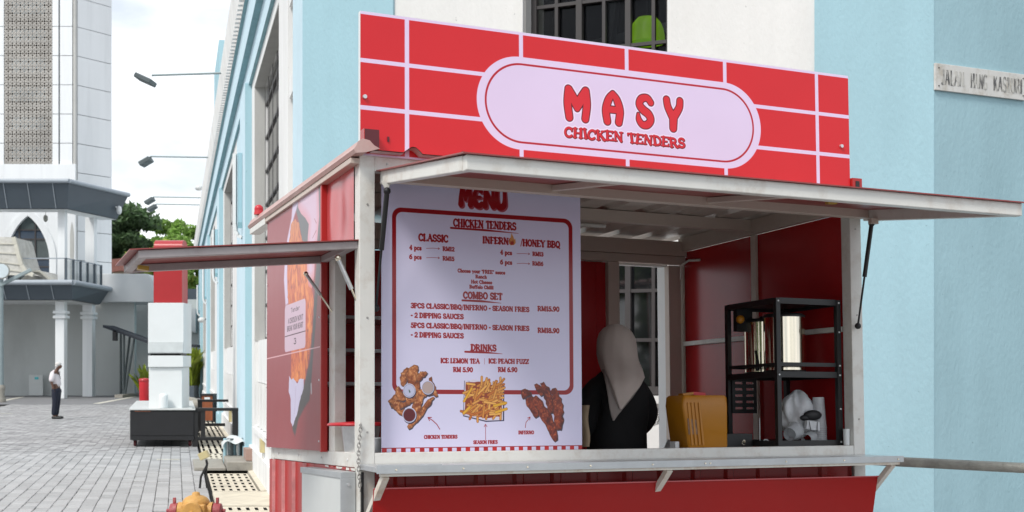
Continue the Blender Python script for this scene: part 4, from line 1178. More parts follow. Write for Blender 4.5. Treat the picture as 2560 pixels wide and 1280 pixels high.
for i, (Yl, za, hx, hy, flip) in enumerate([(24.6, 7.42, 380, 188, 1), (34.6, 7.42, 376, 391, 0), (47.0, 7.85, 383, 492, 0), (48.6, 7.75, 389, 510, 0)]):
    Hd = at(hx, hy, Yl + .2); Bs = FP(Yl, 1.0, 7.5 if i < 2 else 7.75)
    Bs = Vector((Bs[0] + .0, Bs[1], Hd[2] - (.06 if i else .0)))
    bs = tuple(Bs); T = rel(bs)
    o = thing('floodlight_arm', ['large grey floodlight on the nearest and highest wall arm', 'grey floodlight on the second wall arm', 'upper grey floodlight of the far pair', 'lower grey floodlight of the far pair'][i], 'floodlight', bs, group='floodlights on arms along the eaves')
    q = MB(); q.cyl(Bs, Hd, .022, .022, M['armgrey'], 8, T); q.build('arm', o)
    q = MB()
    if i == 0:
        A = Hd + Vector((-.30, 0, -.02)); Bq = Hd + Vector((.03, 0, -.17)); q.bar(A, Bq, .42, .10, M['lampgrey'], T)
    else:
        s = 1.0 if i == 1 else 1.05
        A = Hd + Vector((-.27 * s, 0, -.24 * s)); Bq = Hd + Vector((.02, 0, -.07)); q.bar(A, Bq, .42, .13, M['lampgrey'], T, up=(1, 0, 1)); q.cyl(Hd, Hd + Vector((.0, 0, -.14)), .035, .035, M['lampgrey'], 8, T)
    q.build('lamp_head', o, bevel=.02)
# small wall fittings
for (px, py, Y, lab) in [(497, 800, 50.0, 'small pale spotlight low on the far facade'), (490, 470, 50.0, 'small pale spotlight under the far eaves')]:
    p = at(px + 7, py, Y); q = MB(); q.ball(p, .16, M['greybox'], 10, sc=(1, 1, .7)); q.bar(p, p + Vector((.5, 0, .1)), .05, .05, M['lampgrey'])
    single('wall_spotlight', q, tuple(p), lab, 'spotlight')

# ================================================================== the kiosk
ks = thing('food_kiosk', 'red and white chicken kiosk with open flaps and a brick-pattern sign', 'food kiosk', (0, 0, 0), K)
def kp(name, mb, bevel=0.0, parent=None): return mb.build(name, parent or ks, bevel=bevel)
W_, D_ = 3.015, 1.90
for (x, y, w, d, m) in [(0, 0, .078, .08, 'kwhite'), (2.935, 0, .08, .08, 'kwhite'), (0, 1.83, .07, .07, 'kwhite'), (2.945, 1.83, .07, .07, 'kinner')]:
    q = MB(); q.box((x, y, .32), (x + w, y + d, 2.694), M[m]); kp('post', q, .004)
q = MB(); q.box((.078, .002, 2.615), (2.935, .06, 2.690), M['kwhite']); kp('header_beam', q, .003)
q = MB(); q.box((.078, .002, 1.172), (2.935, .078, 1.250), M['kwhite']); kp('sill_beam', q, .003)
q = MB(); q.box((.002, .08, 1.178), (.07, 1.83, 1.250), M['kwhite']); kp('side_rail', q, .003)
q = MB(); q.box((.002, .08, 2.60), (.06, 1.83, 2.690), M['kwhite']); kp('side_top_beam', q, .003)
q = MB(); q.box((.004, .455, 1.25), (.064, .562, 2.60), M['kwhite']); kp('window_stud', q, .003)
q = MB(); q.box((-.01, .08, .30), (.03, 1.9, .345), M['kwhite']); q.box((.0, .0, .28), (3.015, .05, .33), M['kwhite']); kp('chassis', q)
for x, y in ((.1, .1), (2.9, .1), (.1, 1.8), (2.9, 1.8)):
    q = MB(); q.cyl((x, y, -.05 + .02 * x / 3 + y * .06), (x, y, .32), .03, .03, M['galv'], 10); q.cyl((x, y, -.01 + y * .055 + x * .018), (x, y, .02 + y * .055 + x * .018), .08, .08, M['galv'], 12); kp('jack_leg', q)
# side: printed poster panel, glossy panel above the flap, ribbed wall below
q = MB()
q.add([(-.030, .600, 1.250), (-.030, 1.895, 1.250), (-.030, 1.895, 2.66), (-.030, .600, 2.66)], [(0, 1, 2, 3)], M['posterprint'])
pp = kp('poster_panel', q); print_uv2(pp, lambda p: -p.y, lambda p: p.z, cp)
q = MB(); q.box((-.0285, .600, 1.250), (-.002, 1.895, 2.66), M['kred']); kp('panel_backing', q)
q = MB(); q.box((-.036, .572, 1.245), (.0, .598, 2.66), M['kred']); kp('panel_edge', q, .003)
grid_mesh(lambda u, v: (-.004 - .006 * math.sin(u * 9) * math.sin(v * 3), .082 + u * .488, 2.285 + v * .375), 16, 10, M['kredpale'], 'upper_side_panel', ks)
q = MB(); pro = [(0, 0), (.035, 0), (.045, .022), (.075, .022), (.085, 0)]
y = .84
pts = []
while y < 1.86:
    for dy, h in ((0, 0), (.165, 0), (.170, .020), (.235, .020), (.240, 0)):
        if y + dy < 1.88: pts.append((y + dy, -.002 - h))
    y += .255
pts.append((1.895, -.002))
q.add([(x, yy, .34) for yy, x in pts] + [(x, yy, 1.177) for yy, x in pts], [(i, i + 1, len(pts) + i + 1, len(pts) + i) for i in range(len(pts) - 1)], M['kred'])
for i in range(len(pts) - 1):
    if pts[i + 1][1] < pts[i][1] - .01: q.m[i] = q._mi(M['pinkedge'])  # front-facing side of each rib is a paler pink
kp('ribbed_side_wall', q)
q = MB(); q.box((.0, .08, .34), (.004, .85, 1.176), M['kred']); kp('lower_side_sheet', q)
# side flap with its frame and gas struts
fl = MB(); 
def flp(x, y, dz=0): return (x, y, 2.248 + x * .095 + dz)
fl.hexa([flp(-1.06, .01, .026), flp(.012, .01, .026), flp(.012, .625, .026), flp(-1.06, .625, .026), flp(-1.06, .01, .031), flp(.012, .01, .031), flp(.012, .625, .031), flp(-1.06, .625, .031)], M['flapunder'])
fo = kp('side_flap', fl)
q = MB()
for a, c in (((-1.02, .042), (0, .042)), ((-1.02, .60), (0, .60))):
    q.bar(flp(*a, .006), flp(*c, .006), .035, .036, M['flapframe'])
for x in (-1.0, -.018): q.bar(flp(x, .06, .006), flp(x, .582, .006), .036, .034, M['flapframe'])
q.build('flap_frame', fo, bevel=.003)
q = MB(); q.bar(flp(-.99, .32, -.02), flp(-.94, .32, -.03), .05, .02, M['brass']); q.build('latch', fo)
def strut(a, c, split, m1, r1, m2, r2, name='gas_strut', parent=None):
    a = Vector(a); c = Vector(c); s = a.lerp(c, split)
    q = MB(); q.cyl(a, s, r1, r1, m1, 12); q.cyl(s, c, r2, r2, m2, 10); q.ball(a, r1 * 1.5, m2, 10); q.ball(c, r1 * 1.5, m2, 10)
    return kp(name, q)
strut((-.089, .06, 2.19), (.02, .06, 1.95), .62, M['steel'], .011, M['chrome'], .005)
strut((-.118, .57, 2.17), (.02, .50, 1.945), .50, M['steel'], .009, M['chrome'], .005)
# electric cabinet
q = MB(); q.box((-.072, .055, .45), (-.004, .833, 1.155), M['greybox']); eb = kp('electric_cabinet', q, .006)
q = MB(); q.box((-.078, .048, 1.13), (-.0035, .84, 1.160), M['aluminium']); q.box((-.078, .046, .45), (-.0035, .0555, 1.13), M['aluminium']); q.build('cabinet_edge', eb, bevel=.002)
q = MB()
for z in (1.10, .93): q.cyl((-.04, .046, z), (-.04, .040, z), .008, .008, M['steel'], 10)
q.build('cabinet_screws', eb)
q = MB(); rr = random.Random(4)
for i in range(26):
    y = rr.uniform(.05, .6); q.box((-.006 - rr.uniform(0, .002), y, 1.163 + rr.uniform(0, .008)), (-.0025, y + rr.uniform(.01, .04), 1.176), M['kwhite' if rr.random() < .5 else 'kred'])
kp('chipped_paint_edge', q)
# roof sheet, ribs and edge trims
q = MB(); xs = []
x = .045
while x < 3.06:
    for dx, h in ((0, 0), (.155, 0), (.175, .016), (.193, .029), (.205, .031), (.217, .029), (.235, .016), (.252, 0)):
        if x + dx <= 3.07: xs.append((x + dx, h))
    x += .262
for zo, mm in ((2.702, 'roofred'), (2.697, 'ceil')):
    q.add([(a, -.075, zo + h) for a, h in xs] + [(a, 2.38, zo + h - .002) for a, h in xs], [(i, i + 1, len(xs) + i + 1, len(xs) + i) for i in range(len(xs) - 1)], M[mm])
kp('roof_sheet', q)
q = MB()
trim = [(.012, 2.685), (-.045, 2.676), (-.054, 2.694), (-.042, 2.712), (-.034, 2.732), (-.010, 2.748), (.024, 2.742), (.046, 2.720), (.075, 2.706)]
q.add([(a, -.09, z) for a, z in trim] + [(a, 2.39, z) for a, z in trim], [(i, i + 1, len(trim) + i + 1, len(trim) + i) for i in range(len(trim) - 1)], M['trimpink'])
q.add([(a, -.09, z) for a, z in trim], [tuple(range(len(trim)))], M['trimpink'])
kp('roof_edge_trim', q)
q = MB(); q.box((-.045, 1.9, 2.635), (.02, 2.36, 2.672), M['kwhite']); q.box((-.045, .0, 2.645), (.0015, 1.9, 2.672), M['kinner']); kp('eave_rail', q, .003)
q = MB(); q.cyl((-.03, 2.15, 2.735), (-.03, 2.15, 2.765), .032, .028, M['red'], 14); q.ball((-.03, 2.15, 2.77), .030, M['red'], 12); kp('beacon', q)
# signboard
q = MB(); q.box((0, -.012, 2.685), (2.932, .018, 3.392), M['whitemetal'])
sb = kp('signboard', q)
q = MB(); q.add([(0, -.0145, 2.685), (2.932, -.0145, 2.685), (2.932, -.0145, 3.390), (0, -.0145, 3.390)], [(0, 1, 2, 3)], M['signprint'])
sp_ = q.build('sign_print', sb); print_uv2(sp_, lambda p: p.x, lambda p: p.z, cs)
for x, z in ((.021, 2.97), (2.872, 2.973)):
    q = MB(); q.cyl((x, -.014, z), (x, -.026, z), .012, .010, M['steel'], 12); q.build('bolt', sb)
q = MB(); q.box((.004, -.075, 2.712), (.076, -.018, 2.800), M['maroon']); q.box((.0, -.078, 2.71), (.0035, -.018, 2.802), M['kred']); kp('sign_stub_post', q)
q = MB(); q.box((2.937, -.03, 2.70), (3.005, .03, 2.792), M['kred']); q.box((2.958, -.0325, 2.735), (2.985, -.0305, 2.775), M['black']); kp('sign_stub_post', q)
q = MB(); q.box((.135, -.02, 2.76), (.145, -.017, 2.785), M['maroon']); kp('sign_clip', q)
for y in (.03,):
    q = MB()
    for x in (.3, 1.5, 2.7): q.bar((x, .02, 3.2), (x, .75, 2.77), .03, .03, M['kred'])
    kp('sign_brace', q)
# front flap
ff = MB()
def fz(y, dz=0): return 2.605 + y * .132 + dz
X0, X1, Yo = .105, 3.075, -1.137
ff.hexa([(X0 - .02, Yo - .02, fz(Yo, .012)), (X1 + .01, Yo - .02, fz(Yo, .012)), (X1 + .01, .04, fz(0, .014)), (X0 - .02, .04, fz(0, .014)), (X0 - .02, Yo - .02, fz(Yo, .018)), (X1 + .01, Yo - .02, fz(Yo, .018)), (X1 + .01, .04, fz(0, .02)), (X0 - .02, .04, fz(0, .02))], M['flapunder'])
fo = kp('front_flap', ff)
q = MB(); hz = .064
def fbar(a, c, w=.045, h=hz, m='kwhite', dz=-.021): q.bar((a[0], a[1], fz(a[1], dz)), (c[0], c[1], fz(c[1], dz)), w, h, M[m])
fbar((X0, Yo + .02), (X1, Yo + .02)); fbar((X0 + .02, Yo + .04), (X0 + .02, -.002)); fbar((X1 - .02, Yo + .04), (X1 - .02, -.002))
q.build('flap_frame', fo, bevel=.004)
q = MB(); fbar((X0 + .045, -.03), (X1 - .045, -.03), .05, .05, 'kinner', -.017)
fbar((1.02, -.055), (1.02, Yo + .045), .035, .03, 'kinner', -.008); fbar((1.95, -.055), (1.95, Yo + .045), .035, .03, 'kinner', -.008)
q.build('flap_rib', fo, bevel=.003)
q = MB(); q.box((1.93, Yo + .05, fz(Yo, -.055)), (1.98, Yo + .075, fz(Yo, -.035)), M['brass']); q.build('latch', fo)
q = MB(); q.prism([(.075, 2.545), (.125, 2.545), (.103, 2.495)], -.112, -.104, M['kwhite']); q.build('strut_bracket', fo)
q = MB(); q.box((2.985, -.13, 2.515), (3.035, -.10, 2.545), M['kinner']); q.build('strut_bracket', fo)
strut((.104, -.11, 2.50), (.092, .03, 1.95), .50, M['black'], .0125, M['blackmatt'], .006)
strut((3.01, -.10, 2.52), (2.955, -.03, 1.935), .52, M['black'], .0125, M['blackmatt'], .006)
# sheets of the right and back walls, studs and rails
q = MB(); q.box((2.95, .08, 1.10), (2.965, 1.83, 2.60), M['kredin']); q.box((2.966, .08, .34), (2.99, 1.83, 2.60), M['kred']); kp('right_wall', q)
q = MB(); q.box((2.93, .93, 1.25), (2.949, .985, 2.60), M['kinner']); kp('wall_stud', q, .002)
q = MB(); q.bar((2.935, .09, 1.925), (2.935, 1.82, 1.943), .028, .03, M['kwhite']); kp('wall_rail', q, .002)
q = MB(); q.box((2.90, .08, 2.60), (2.949, 1.83, 2.692), M['kinner']); kp('inner_top_beam', q, .002)
q = MB(); q.box((.08, 1.78, 2.565), (2.94, 1.83, 2.668), M['kinner']); q.box((.08, 1.80, 2.505), (2.94, 1.85, 2.562), M['kinner']); kp('back_beam', q, .002)
q = MB(); q.box((.065, .93, 2.62), (2.899, .975, 2.692), M['kinner']); kp('roof_beam', q, .002)
q = MB(); q.box((.06, 1.84, .34), (2.24, 1.856, 2.50), M['kredin']); q.box((2.24, 1.838, .34), (2.315, 1.858, 2.50), M['kredin']); kp('back_wall', q)
q = MB(); q.box((2.318, 1.80, .34), (2.405, 1.86, 2.503), M['kinner']); kp('door_stud', q, .003)
q = MB(); q.box((2.825, 1.84, .34), (2.925, 1.90, 2.503), M['kinner']); kp('door_stud', q, .003)
q = MB(); q.box((2.835, 1.905, .30), (2.885, 2.02, 2.51), M['whitemetal']); q.box((2.41, 1.88, 2.495), (2.83, 1.93, 2.53), M['whitemetal']); kp('door_frame', q, .003)
q = MB(); q.tube([(2.90, 1.80, 2.40), (2.90, 1.79, 2.50), (2.93, 1.74, 2.53), (2.945, 1.62, 2.52)], .008, M['kwhite'], 8); kp('conduit', q)
q = MB(); q.box((.06, .10, .33), (2.93, 1.83, .36), M['blackmatt']); kp('floor', q)
q = MB(); q.box((.08, .08, 1.195), (2.93, .60, 1.235), M['steel']); q.box((.07, .60, 1.195), (.45, 1.5, 1.235), M['steel']); kp('counter', q, .003)
q = MB(); q.box((.082, .585, .36), (2.928, .60, 1.19), M['kredin']); kp('counter_front', q)
q = MB()
for z in (1.62, 1.82, 2.02): q.box((.07, 1.45, z), (1.7, 1.82, z + .02), M['steel'])
kp('inner_shelf', q)
# shelf counter outside
q = MB()
q.hexa([(.0, -.285, 1.166), (3.035, -.285, 1.166), (3.035, -.002, 1.172), (.0, -.002, 1.172), (.0, -.285, 1.192), (3.035, -.285, 1.192), (3.035, -.002, 1.198), (.0, -.002, 1.198)], M['steel'])
sh = kp('outer_counter', q, .002)
q = MB(); q.box((-.003, -.290, 1.162), (3.04, -.286, 1.196), M['aluminium']); q.box((.02, -.280, 1.148), (3.02, -.25, 1.165), M['rusty']); q.build('counter_edge', sh)
for x in (.09, .42, .75, 1.09, 1.44, 1.75, 1.78, 2.25, 2.63, 3.0):
    q = MB(); q.cyl((x, -.2902, 1.178), (x, -.294, 1.178), .0055, .004, M['chrome'], 10); q.build('rivet', sh)
for x in (.045, 1.55, 2.98):
    q = MB(); q.bar((x, -.265, 1.15), (x - .02, -.04, .93), .032, .028, M['rusty']); q.build('bracket', sh)
q = MB(); q.box((.02, -.22, 1.185), (.34, -.20, 1.1985), M['aluminium']); q.build('hinge_strip', sh)
# ribbed wall and hanging panel below
q = MB(); pts = []
x = .08
while x < 2.93:
    for dx, h in ((0, 0), (.10, 0), (.115, .018), (.15, .018), (.165, 0)):
        if x + dx < 2.93: pts.append((x + dx, .03 - h))
    x += .21
q.add([(a, bq, .34) for a, bq in pts] + [(a, bq, 1.170) for a, bq in pts], [(i, i + 1, len(pts) + i + 1, len(pts) + i) for i in range(len(pts) - 1)], M['kgloss'])
kp('ribbed_front_wall', q)
q = MB(); q.hexa([(.03, -.05, .40), (2.93, -.05, .40), (2.93, -.04, .40), (.03, -.04, .40), (.018, -.175, 1.088), (2.955, -.175, 1.080), (2.955, -.165, 1.080), (.018, -.165, 1.088)], M['kgloss'])
lpn = kp('lower_panel', q, .002)
q = MB(); q.bar((.02, -.178, 1.089), (2.955, -.178, 1.081), .012, .006, M['kredpale']); q.build('panel_rim', lpn)
rs = random.Random(12)
for (ax, pts_) in (('f', [(.04, z) for z in (.6, .95, 1.35, 1.9, 2.45)] + [(2.975, z) for z in (.7, 1.4, 2.0, 2.5)] + [(x, 2.655) for x in (.14, .55, 1.2)]), ('s', [(y, z) for y in (.615, 1.88) for z in (1.30, 1.62, 1.95, 2.25)] + [(y, 1.214) for y in (.2, .7, 1.2, 1.7)])):
    for u, z in pts_:
        q = MB()
        if ax == 'f': q.cyl((u, .001, z), (u, -.003, z), .006, .005, M['chain'], 8)
        else: q.cyl((-.034 if z > 1.25 else .001, u, z), (-.038 if z > 1.25 else -.003, u, z), .006, .005, M['whitemetal'], 8)
        kp('screw', q)
# chain beside the corner post
q = MB(); p0 = Vector((.005, -.02, 1.385)); links = 17; L_ = .34 / links
ch = kp('chain', MB().cyl((.005, -.012, 1.385), (.005, .002, 1.385), .006, .006, M['chain'], 8))
for i in range(links):
    z = 1.38 - i * L_ * .93; xo = -.012 * math.sin(i / links * 3.1)
    q = MB(); n = 8; pts = []
    for k in range(n + 1):
        a = 2 * math.pi * k / n
        u, w = .0085 * math.cos(a), .014 * math.sin(a)
        c, s = (1, .25) if i % 2 else (.25, 1)
        pts.append((.003 + xo + u * c, -.018 + u * s, z + w))
    q.tube(pts, .0022, M['chain'], 5); q.build('link', ch)
q = MB(); q.bar((.012, -.012, 1.16), (.012, -.012, .40), .012, .01, M['blackmatt']); kp('cable_duct', q)
# ceiling lamp in the kiosk
q = MB(); q.box((1.35, .98, 2.62), (1.90, 1.06, 2.66), M['kinner']); fx = kp('light_fitting', q, .004)
q = MB(); q.cyl((1.37, 1.02, 2.605), (1.88, 1.02, 2.605), .013, .013, M['kwhite'], 10); q.build('tube', fx)

# ================================================================== things in and on the kiosk
# menu sheet
q = MB(); n = 24
vs = []
for i in range(n + 1):
    for j in range(n + 1):
        x = .137 + (1.234 - .137) * i / n; z = 1.243 + (2.58 - 1.243) * j / n
        vs.append((x, .084 + .0008 * math.sin(x * 5 + z * 2) , z))
q.add(vs, [(i * (n + 1) + j, (i + 1) * (n + 1) + j, (i + 1) * (n + 1) + j + 1, i * (n + 1) + j + 1) for i in range(n) for j in range(n)], M['menuprint'], smooth=True)
q.add([(x, y + .004, z) for x, y, z in vs], [(i * (n + 1) + j, i * (n + 1) + j + 1, (i + 1) * (n + 1) + j + 1, (i + 1) * (n + 1) + j) for i in range(n) for j in range(n)], M['whitemetal'], smooth=True)
mo = q.build('menu_board'); print_uv2(mo, lambda p: p.x, lambda p: p.z, cm); mo.matrix_world = K
tag(mo, 'tall lilac menu sheet with dark red lettering in the kiosk opening', 'menu board')

def kthing(name, label, cat, base, group=None): return thing(name, label, cat, base, K, group)
# pot with a red lid, steel pan
bs = (.09, .28, 1.237); T = rel(bs)
o = kthing('cooking_pot', 'tall steel pot under a wide flat red lid in the side window', 'pot', bs)
q = MB(); q.lathe([(.075, 1.238), (.082, 1.26), (.098, 1.375), (.102, 1.378)], (.09, .28, 0), M['steel'], 28, T); q.build('pot_body', o)
q = MB(); q.lathe([(.145, 1.379), (.153, 1.383), (.153, 1.390), (.140, 1.396), (.02, 1.402)], (.075, .28, 0), M['red'], 32, T); q.build('lid', o)
bs = (.13, .16, 1.237)
q = MB(); q.hexa([(.075, .13, 1.238), (.25, .13, 1.238), (.25, .21, 1.238), (.075, .21, 1.238), (.055, .12, 1.318), (.27, .12, 1.318), (.27, .22, 1.318), (.055, .22, 1.318)], M['steel']); q.box((.048, .112, 1.317), (.277, .228, 1.323), M['whitemetal'])
single('food_pan', q, bs, 'small rectangular steel food pan beside the corner post', 'food pan', K)
# amber container
bs = (2.08, .36, 1.236); T = rel(bs)
o = kthing('jerry_can', 'amber yellow plastic container with a ribbed left side', 'container', bs)
def contour(x0, x1, y0, y1, z, r, n=5):
    out = []
    for cx, cy, a in ((x1 - r, y1 - r, 0), (x0 + r, y1 - r, 90), (x0 + r, y0 + r, 180), (x1 - r, y0 + r, 270)):
        for k in range(n): out.append((cx + r * math.cos(R(a + 90 * k / (n - 1))), cy + r * math.sin(R(a + 90 * k / (n - 1))), z))
    return out
q = MB(); q.loft([contour(2.005, 2.245, .26, .44, 1.237, .016), contour(1.985, 2.25, .25, .45, 1.25, .016), contour(1.952, 2.252, .25, .45, 1.48, .016), contour(1.956, 2.25, .252, .448, 1.528, .016), contour(1.968, 2.242, .26, .44, 1.540, .016)], M['yellow'], T); q.build('body', o)
for i in range(4):
    q = MB(); x = 1.985 + i * .024; q.bar((x + .024, .247, 1.26), (x, .247, 1.50), .006, .012, M['yellow'], T); q.build('rib', o)
q = MB(); q.bar((2.0, .35, 1.545), (2.07, .35, 1.553), .05, .014, M['yellow'], T); q.bar((2.07, .35, 1.553), (2.15, .35, 1.547), .05, .018, M['red'], T); q.build('handle', o)
q = MB(); q.add([(1.985, .2465, 1.32), (2.05, .2465, 1.32), (2.045, .2465, 1.40), (1.978, .2465, 1.41)], [(0, 1, 2, 3)], mat('smudged_label', (0.25, 0.14, 0.08), .6, var=.4, vscale=30), T); q.build('label_patch', o)
# black rack
bs = (2.69, .32, 1.236); T = rel(bs)
o = kthing('shelf_rack', 'black steel rack with bolted posts standing on the kiosk counter', 'rack', bs)
RX0, RX1, RY0, RY1 = 2.482, 2.905, .09, .585
for x, y in ((RX0, RY0), (RX1, RY0), (RX0, RY1), (RX1, RY1)):
    q = MB(); q.box((x - .014, y - .014, 1.237), (x + .014, y - .010, 2.092), M['black'], T); q.box((x - .014, y - .010, 1.237), (x - .010, y + .014, 2.092), M['black'], T); p = q.build('post', o)
    if y == RY0:
        q = MB()
        for z in ((2.075, 1.655) if x == RX0 else (2.075, 1.905, 1.71, 1.655, 1.46, 1.27)): q.cyl((x, y - .014, z), (x, y - .018, z), .0055, .005, M['whitemetal'], 8, T)
        q.build('bolts', p)
for z in (1.255, 1.648, 2.068):
    q = MB(); q.box((RX0 - .009, RY0 - .006, z + .012), (RX1 + .009, RY1 + .006, z + .020), M['black'], T)
    for (a, c) in (((RX0 + .015, RY0 - .010), (RX1 - .015, RY0 - .007)), ((RX0 + .015, RY1 + .007), (RX1 - .015, RY1 + .010)), ((RX0 - .013, RY0 + .015), (RX0 - .0105, RY1 - .015)), ((RX1 + .0145, RY0 + .015), (RX1 + .018, RY1 - .015))):
        q.box((a[0], a[1], z - .008), (c[0], c[1], z + .026), M['black'], T)
    q.build('shelf', o)
q = MB(); q.bar((RX0, RY0, 1.715), (RX1, RY0, 1.715), .008, .022, M['black'], T); q.bar((RX0, RY1, 1.715), (RX1, RY1, 1.715), .008, .018, M['black'], T); q.bar((RX0, RY0, 1.715), (RX0, RY1, 1.715), .008, .018, M['black'], T); q.build('guard_rail', o)
q = MB()   # slotted side basket
bx0, bx1, bz0, bz1 = 2.49, 2.665, 1.44, 1.655
q.box((bx0, .560, bz0), (bx0 + .02, .566, bz1), M['black'], T); q.box((bx1 - .02, .560, bz0), (bx1, .566, bz1), M['black'], T)
for i in range(6): q.box((bx0 + .02, .560, bz0 + i * .038), (bx1 - .02, .566, bz0 + i * .038 + .024), M['black'], T)
q.box(((bx0 + bx1) / 2 - .012, .5595, bz0), ((bx0 + bx1) / 2 + .012, .5665, bz1), M['black'], T)
q.build('slotted_panel', o)
# urns
def urn(x, y, r, z0, z1, lab):
    bs = (x, y, z0); T = rel(bs)
    o = kthing('drinks_urn', lab, 'drinks urn', bs, 'steel urns on the rack')
    q = MB(); q.lathe([(r, z0 + .015), (r, z1)], (x, y, 0), M['chrome'], 40, T); q.build('drum', o)
    q = MB(); q.lathe([(r + .002, z1), (r + .004, z1 + .012), (r * .9, z1 + .022), (r * .2, z1 + .028), (.02, z1 + .04)], (x, y, 0), M['black'], 32, T); q.build('lid', o)
    q = MB(); q.lathe([(r + .004, z0), (r + .004, z0 + .015), (r, z0 + .018)], (x, y, 0), M['black'], 32, T); q.build('foot', o)
    d = Vector((-.72, -.69, 0)).normalized(); c = Vector((x, y, z0 + .055)); a = c + d * r; e = c + d * (r + .07)
    q = MB(); q.cyl(a, e, .010, .010, M['blackmatt'], 10, T); q.cyl(e + Vector((0, 0, -.035)), e + Vector((0, 0, .03)), .013, .010, M['blackmatt'], 10, T); q.bar(e + Vector((0, 0, .03)), e + Vector((-.012, 0, .085)), .012, .010, M['blackmatt'], T); q.build('tap', o)
urn(2.653, .26, .119, 1.669, 1.995, 'polished steel drinks urn nearest the front of the rack')
urn(2.675, .50, .112, 1.669, 1.985, 'narrower steel drinks urn behind the front urn')
# things on the rack's foot
bs = (2.84, .2, 1.276); T = rel(bs)
o = kthing('cup_stack', 'tall upside-down stack of clear plastic cups on the rack', 'cups', bs)
for i in range(7):
    q = MB(); z = 1.277 + i * .012; q.lathe([(.046, z), (.047, z + .004), (.045, z + .006)] + ([(.044, z + .012), (.033, 1.53)] if i == 6 else [(.044, z + .011)]), (2.845, .2, 0), M['plasticclear'], 24, T, cap=False); q.build('cup', o)
rb = random.Random(8)
def baglump(u, v):
    th = u * 2 * math.pi; ph = v * math.pi
    r = 1 + .13 * math.sin(5 * th + 3 * ph) + .1 * math.sin(9 * th - 4 * ph) + .08 * math.sin(13 * th)
    return (2.74 + .105 * r * math.sin(ph) * math.cos(th), .26 + .085 * r * math.sin(ph) * math.sin(th), 1.415 + .150 * (1 + .08 * math.sin(4 * th)) * math.cos(ph) * (1 if v < .5 else .8))
q = MB(); nu, nv = 40, 20
q.add([baglump(i / nu, .001 + .998 * j / nv) for i in range(nu) for j in range(nv + 1)], [(i * (nv + 1) + j, ((i + 1) % nu) * (nv + 1) + j, ((i + 1) % nu) * (nv + 1) + j + 1, i * (nv + 1) + j + 1) for i in range(nu) for j in range(nv)], M['bag'], smooth=True)
q.build('x'); bpy.data.objects.remove(bpy.data.objects['x'])
single('carrier_bag', q, (2.74, .26, 1.276), 'crumpled white carrier bag on the bottom of the rack', 'plastic bag', K)
q = MB(); q.ball((2.76, .145, 1.425), .05, M['blackmatt'], 14, sc=(1.25, .6, .6)); q.ball((2.71, .150, 1.41), .03, M['blackmatt'], 12, sc=(1.2, .7, .6))
single('black_pouch', q, (2.75, .145, 1.39), 'black rounded pouch lying in front of the white bag', 'pouch', K)
bs = (2.75, .13, 1.30)
q = MB(); q.hexa([(2.70, .125, 1.345), (2.79, .118, 1.335), (2.79, .15, 1.335), (2.70, .15, 1.345), (2.705, .122, 1.395), (2.785, .115, 1.385), (2.785, .15, 1.385), (2.705, .15, 1.395)], M['bag']); q.bar((2.715, .12, 1.39), (2.725, .117, 1.335), .003, .003, M['black']); q.bar((2.77, .116, 1.385), (2.765, .113, 1.33), .003, .003, M['black'])
single('paper_packet', q, (2.745, .13, 1.335), 'small white packet tied with black bands by the pouch', 'packet', K)
bs = (2.64, .16, 1.276); T = rel(bs)
o = kthing('plastic_tub', 'clear plastic food tub tipped on its side on the rack', 'tub', bs)
q = MB(); q.cyl((2.60, .15, 1.315), (2.67, .19, 1.335), .038, .05, M['plasticclear'], 24, T, caps=False); q.cyl((2.67, .19, 1.335), (2.676, .193, 1.337), .054, .054, M['plasticclear'], 24, T); q.build('tub_body', o)
q = MB(); q.cyl((2.70, .13, 1.285), (2.77, .18, 1.30), .03, .04, M['plasticclear'], 20, caps=False)
single('plastic_cup', q, (2.73, .15, 1.276), 'small clear plastic cup lying between tub and cup stack', 'cup', K)
q = MB(); q.cyl((2.915, .04, 1.252), (2.915, .04, 1.345), .017, .019, M['whitemetal'], 16)
single('white_cup', q, (2.915, .04, 1.25), 'narrow white cup between the rack and the right post', 'cup', K)
bs = (2.38, .4, 1.236); T = rel(bs)
o = kthing('cash_drawer', 'low black cash drawer left of the rack', 'cash drawer', bs)
q = MB(); q.box((2.275, .32, 1.237), (2.465, .56, 1.320), M['black'], T); q.build('case', o, bevel=.004)
q = MB(); q.cyl((2.40, .32, 1.275), (2.40, .312, 1.275), .010, .010, M['chrome'], 12, T); q.tube([(2.395 + .012 * math.cos(a * .7), .309, 1.268 + .012 * math.sin(a * .7)) for a in range(9)], .0015, M['chrome'], 5, T); q.build('key', o)
q = MB(); q.cyl((2.50, .30, 1.237), (2.50, .30, 1.41), .003, .003, M['steel'], 6)
single('skewer_rod', q, (2.50, .30, 1.236), 'thin upright steel rod between cash drawer and rack', 'rod', K)
q = MB(); q.tube([(2.53 + .03 * math.cos(a * .6), .28 + .012 * math.sin(a), 1.262 + .024 * math.sin(a * .6)) for a in range(12)], .004, M['whitemetal'], 6)
single('cable_coil', q, (2.53, .28, 1.237), 'small coiled white cable at the foot of the rack', 'cable', K)
q = MB(); q.box((2.49, .50, 1.93), (2.60, .54, 2.06), M['blackmatt']); q.ball((2.50, .48, 2.0), .026, M['yellow'], 10)
single('hanging_pouch', q, (2.55, .52, 1.93), 'black hanging case with an amber tag at the back of the rack', 'case', K)
q = MB(); q.box((1.93, .30, 1.237), (1.955, .36, 1.28), M['whitemetal'])
single('white_carton', q, (1.94, .33, 1.236), 'tiny white carton at the left foot of the amber container', 'carton', K)

